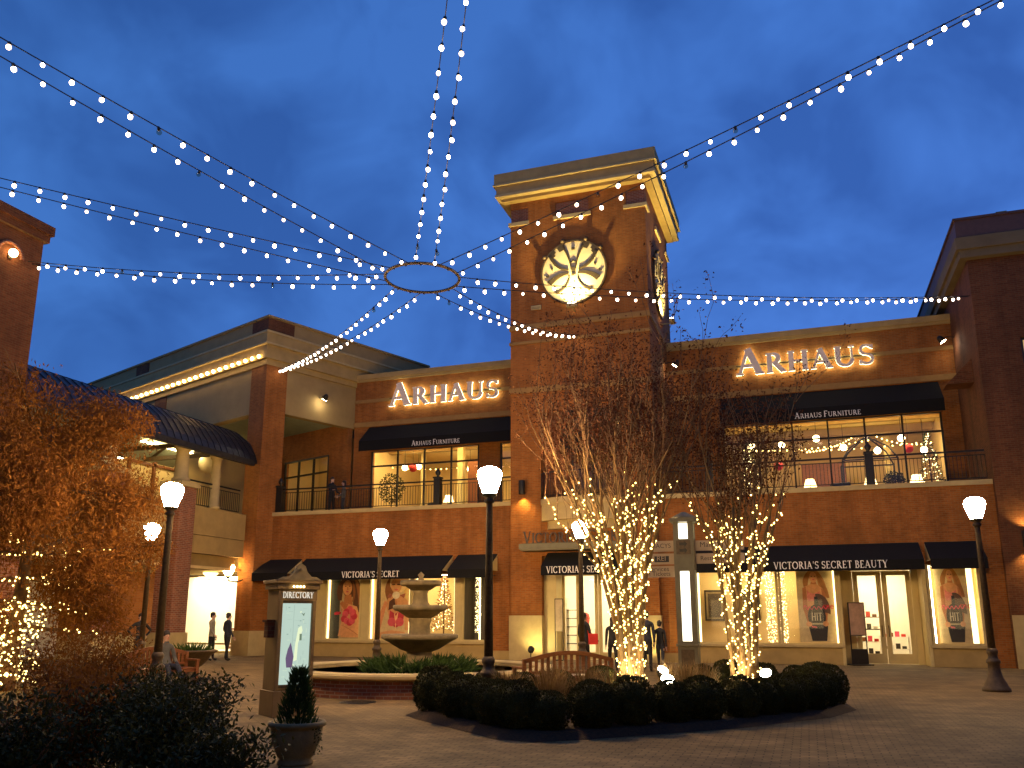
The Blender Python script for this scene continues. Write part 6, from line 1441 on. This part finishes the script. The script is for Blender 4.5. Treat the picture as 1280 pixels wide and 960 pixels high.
# ------------------------------------------------------------------ sky, sun, camera
w = bpy.data.worlds.new('World'); scene.world = w; w.use_nodes = True
nt = w.node_tree; nt.nodes.clear(); N = nt.nodes.new; L = nt.links.new
SUN_EL, SUN_ROT = R(-3.2), R(200)
sky = N('ShaderNodeTexSky'); sky.sky_type = 'NISHITA'; sky.sun_disc = False; sky.sun_elevation = SUN_EL; sky.sun_rotation = SUN_ROT; sky.altitude = 100; sky.ozone_density = 4.; sky.air_density = 1.2; sky.dust_density = .6
tc = N('ShaderNodeTexCoord')
sx = N('ShaderNodeSeparateXYZ'); L(tc.outputs['Generated'], sx.inputs[0]); ab = N('ShaderNodeMath'); ab.operation = 'ABSOLUTE'; L(sx.outputs[1], ab.inputs[0])
cb = N('ShaderNodeCombineXYZ'); L(sx.outputs[0], cb.inputs[0]); L(ab.outputs[0], cb.inputs[1]); hz = N('ShaderNodeMath'); hz.operation = 'MULTIPLY_ADD'; hz.inputs[1].default_value = .55; hz.inputs[2].default_value = .42; L(sx.outputs[2], hz.inputs[0]); L(hz.outputs[0], cb.inputs[2]); L(cb.outputs[0], sky.inputs['Vector'])     # an overcast dusk: the same blue all round, no bright west
mp = N('ShaderNodeMapping'); mp.inputs['Scale'].default_value = (2.0, 2.0, 2.4); L(tc.outputs['Generated'], mp.inputs['Vector'])
n1 = N('ShaderNodeTexNoise'); n1.inputs['Scale'].default_value = 3.2; n1.inputs['Detail'].default_value = 4; n1.inputs['Roughness'].default_value = .5; n1.inputs['Distortion'].default_value = .4; L(mp.outputs[0], n1.inputs['Vector'])
rp = N('ShaderNodeValToRGB'); rp.color_ramp.elements[0].position = .36; rp.color_ramp.elements[0].color = (.60, .63, .70, 1); rp.color_ramp.elements[1].position = .60; rp.color_ramp.elements[1].color = (1, 1, 1, 1); L(n1.outputs['Fac'], rp.inputs['Fac'])
n2 = N('ShaderNodeTexNoise'); n2.inputs['Scale'].default_value = 1.1; n2.inputs['Detail'].default_value = 3; L(mp.outputs[0], n2.inputs['Vector'])
r2 = N('ShaderNodeMapRange'); r2.inputs[3].default_value = .90; r2.inputs[4].default_value = 1.12; L(n2.outputs['Fac'], r2.inputs[0])
mx = N('ShaderNodeMix'); mx.data_type = 'RGBA'; mx.blend_type = 'MULTIPLY'; mx.inputs[0].default_value = 1; L(sky.outputs[0], mx.inputs[6]); L(rp.outputs[0], mx.inputs[7])
m2 = N('ShaderNodeMix'); m2.data_type = 'RGBA'; m2.blend_type = 'MULTIPLY'; m2.inputs[0].default_value = 1; L(mx.outputs[2], m2.inputs[6]); L(r2.outputs[0], m2.inputs[7])
m3 = N('ShaderNodeMix'); m3.data_type = 'RGBA'; m3.blend_type = 'MULTIPLY'; m3.inputs[0].default_value = 1; L(m2.outputs[2], m3.inputs[6]); m3.inputs[7].default_value = (1.12, 2.72, 1.84, 1)
bg = N('ShaderNodeBackground'); bg.inputs[1].default_value = SKY_STRENGTH if 'SKY_STRENGTH' in globals() else 8.; L(m3.outputs[2], bg.inputs[0])
ow = N('ShaderNodeOutputWorld'); L(bg.outputs[0], ow.inputs[0])
ld = bpy.data.lights.new('sun', 'SUN'); ld.energy = .02; ld.angle = R(12); ld.color = (1., .85, .75)
lo = bpy.data.objects.new('sun', ld); col.objects.link(lo); lo.rotation_euler = (R(84), 0, R(-20))
cd = bpy.data.cameras.new('camera'); cam = bpy.data.objects.new('camera', cd); col.objects.link(cam)
cam.location = (0, 0, 1.65); cam.rotation_euler = (R(90 + 12.424), 0, R(19.092))
cd.sensor_width = 36; cd.lens = 1044 / 1280 * 36; cd.shift_y = 61 / 1280; cd.clip_start = .1; cd.clip_end = 600
scene.camera = cam
scene.view_settings.view_transform = 'Standard'; scene.view_settings.look = 'None'; scene.view_settings.exposure = .12; scene.view_settings.gamma = 1
scene.render.engine = 'CYCLES'
c = scene.cycles; c.use_denoising = True; c.max_bounces = 6; c.diffuse_bounces = 3; c.glossy_bounces = 2; c.transmission_bounces = 3; c.transparent_max_bounces = 10; c.sample_clamp_indirect = 4.; c.sample_clamp_direct = 0; c.caustics_reflective = False; c.caustics_refractive = False; c.use_light_tree = True
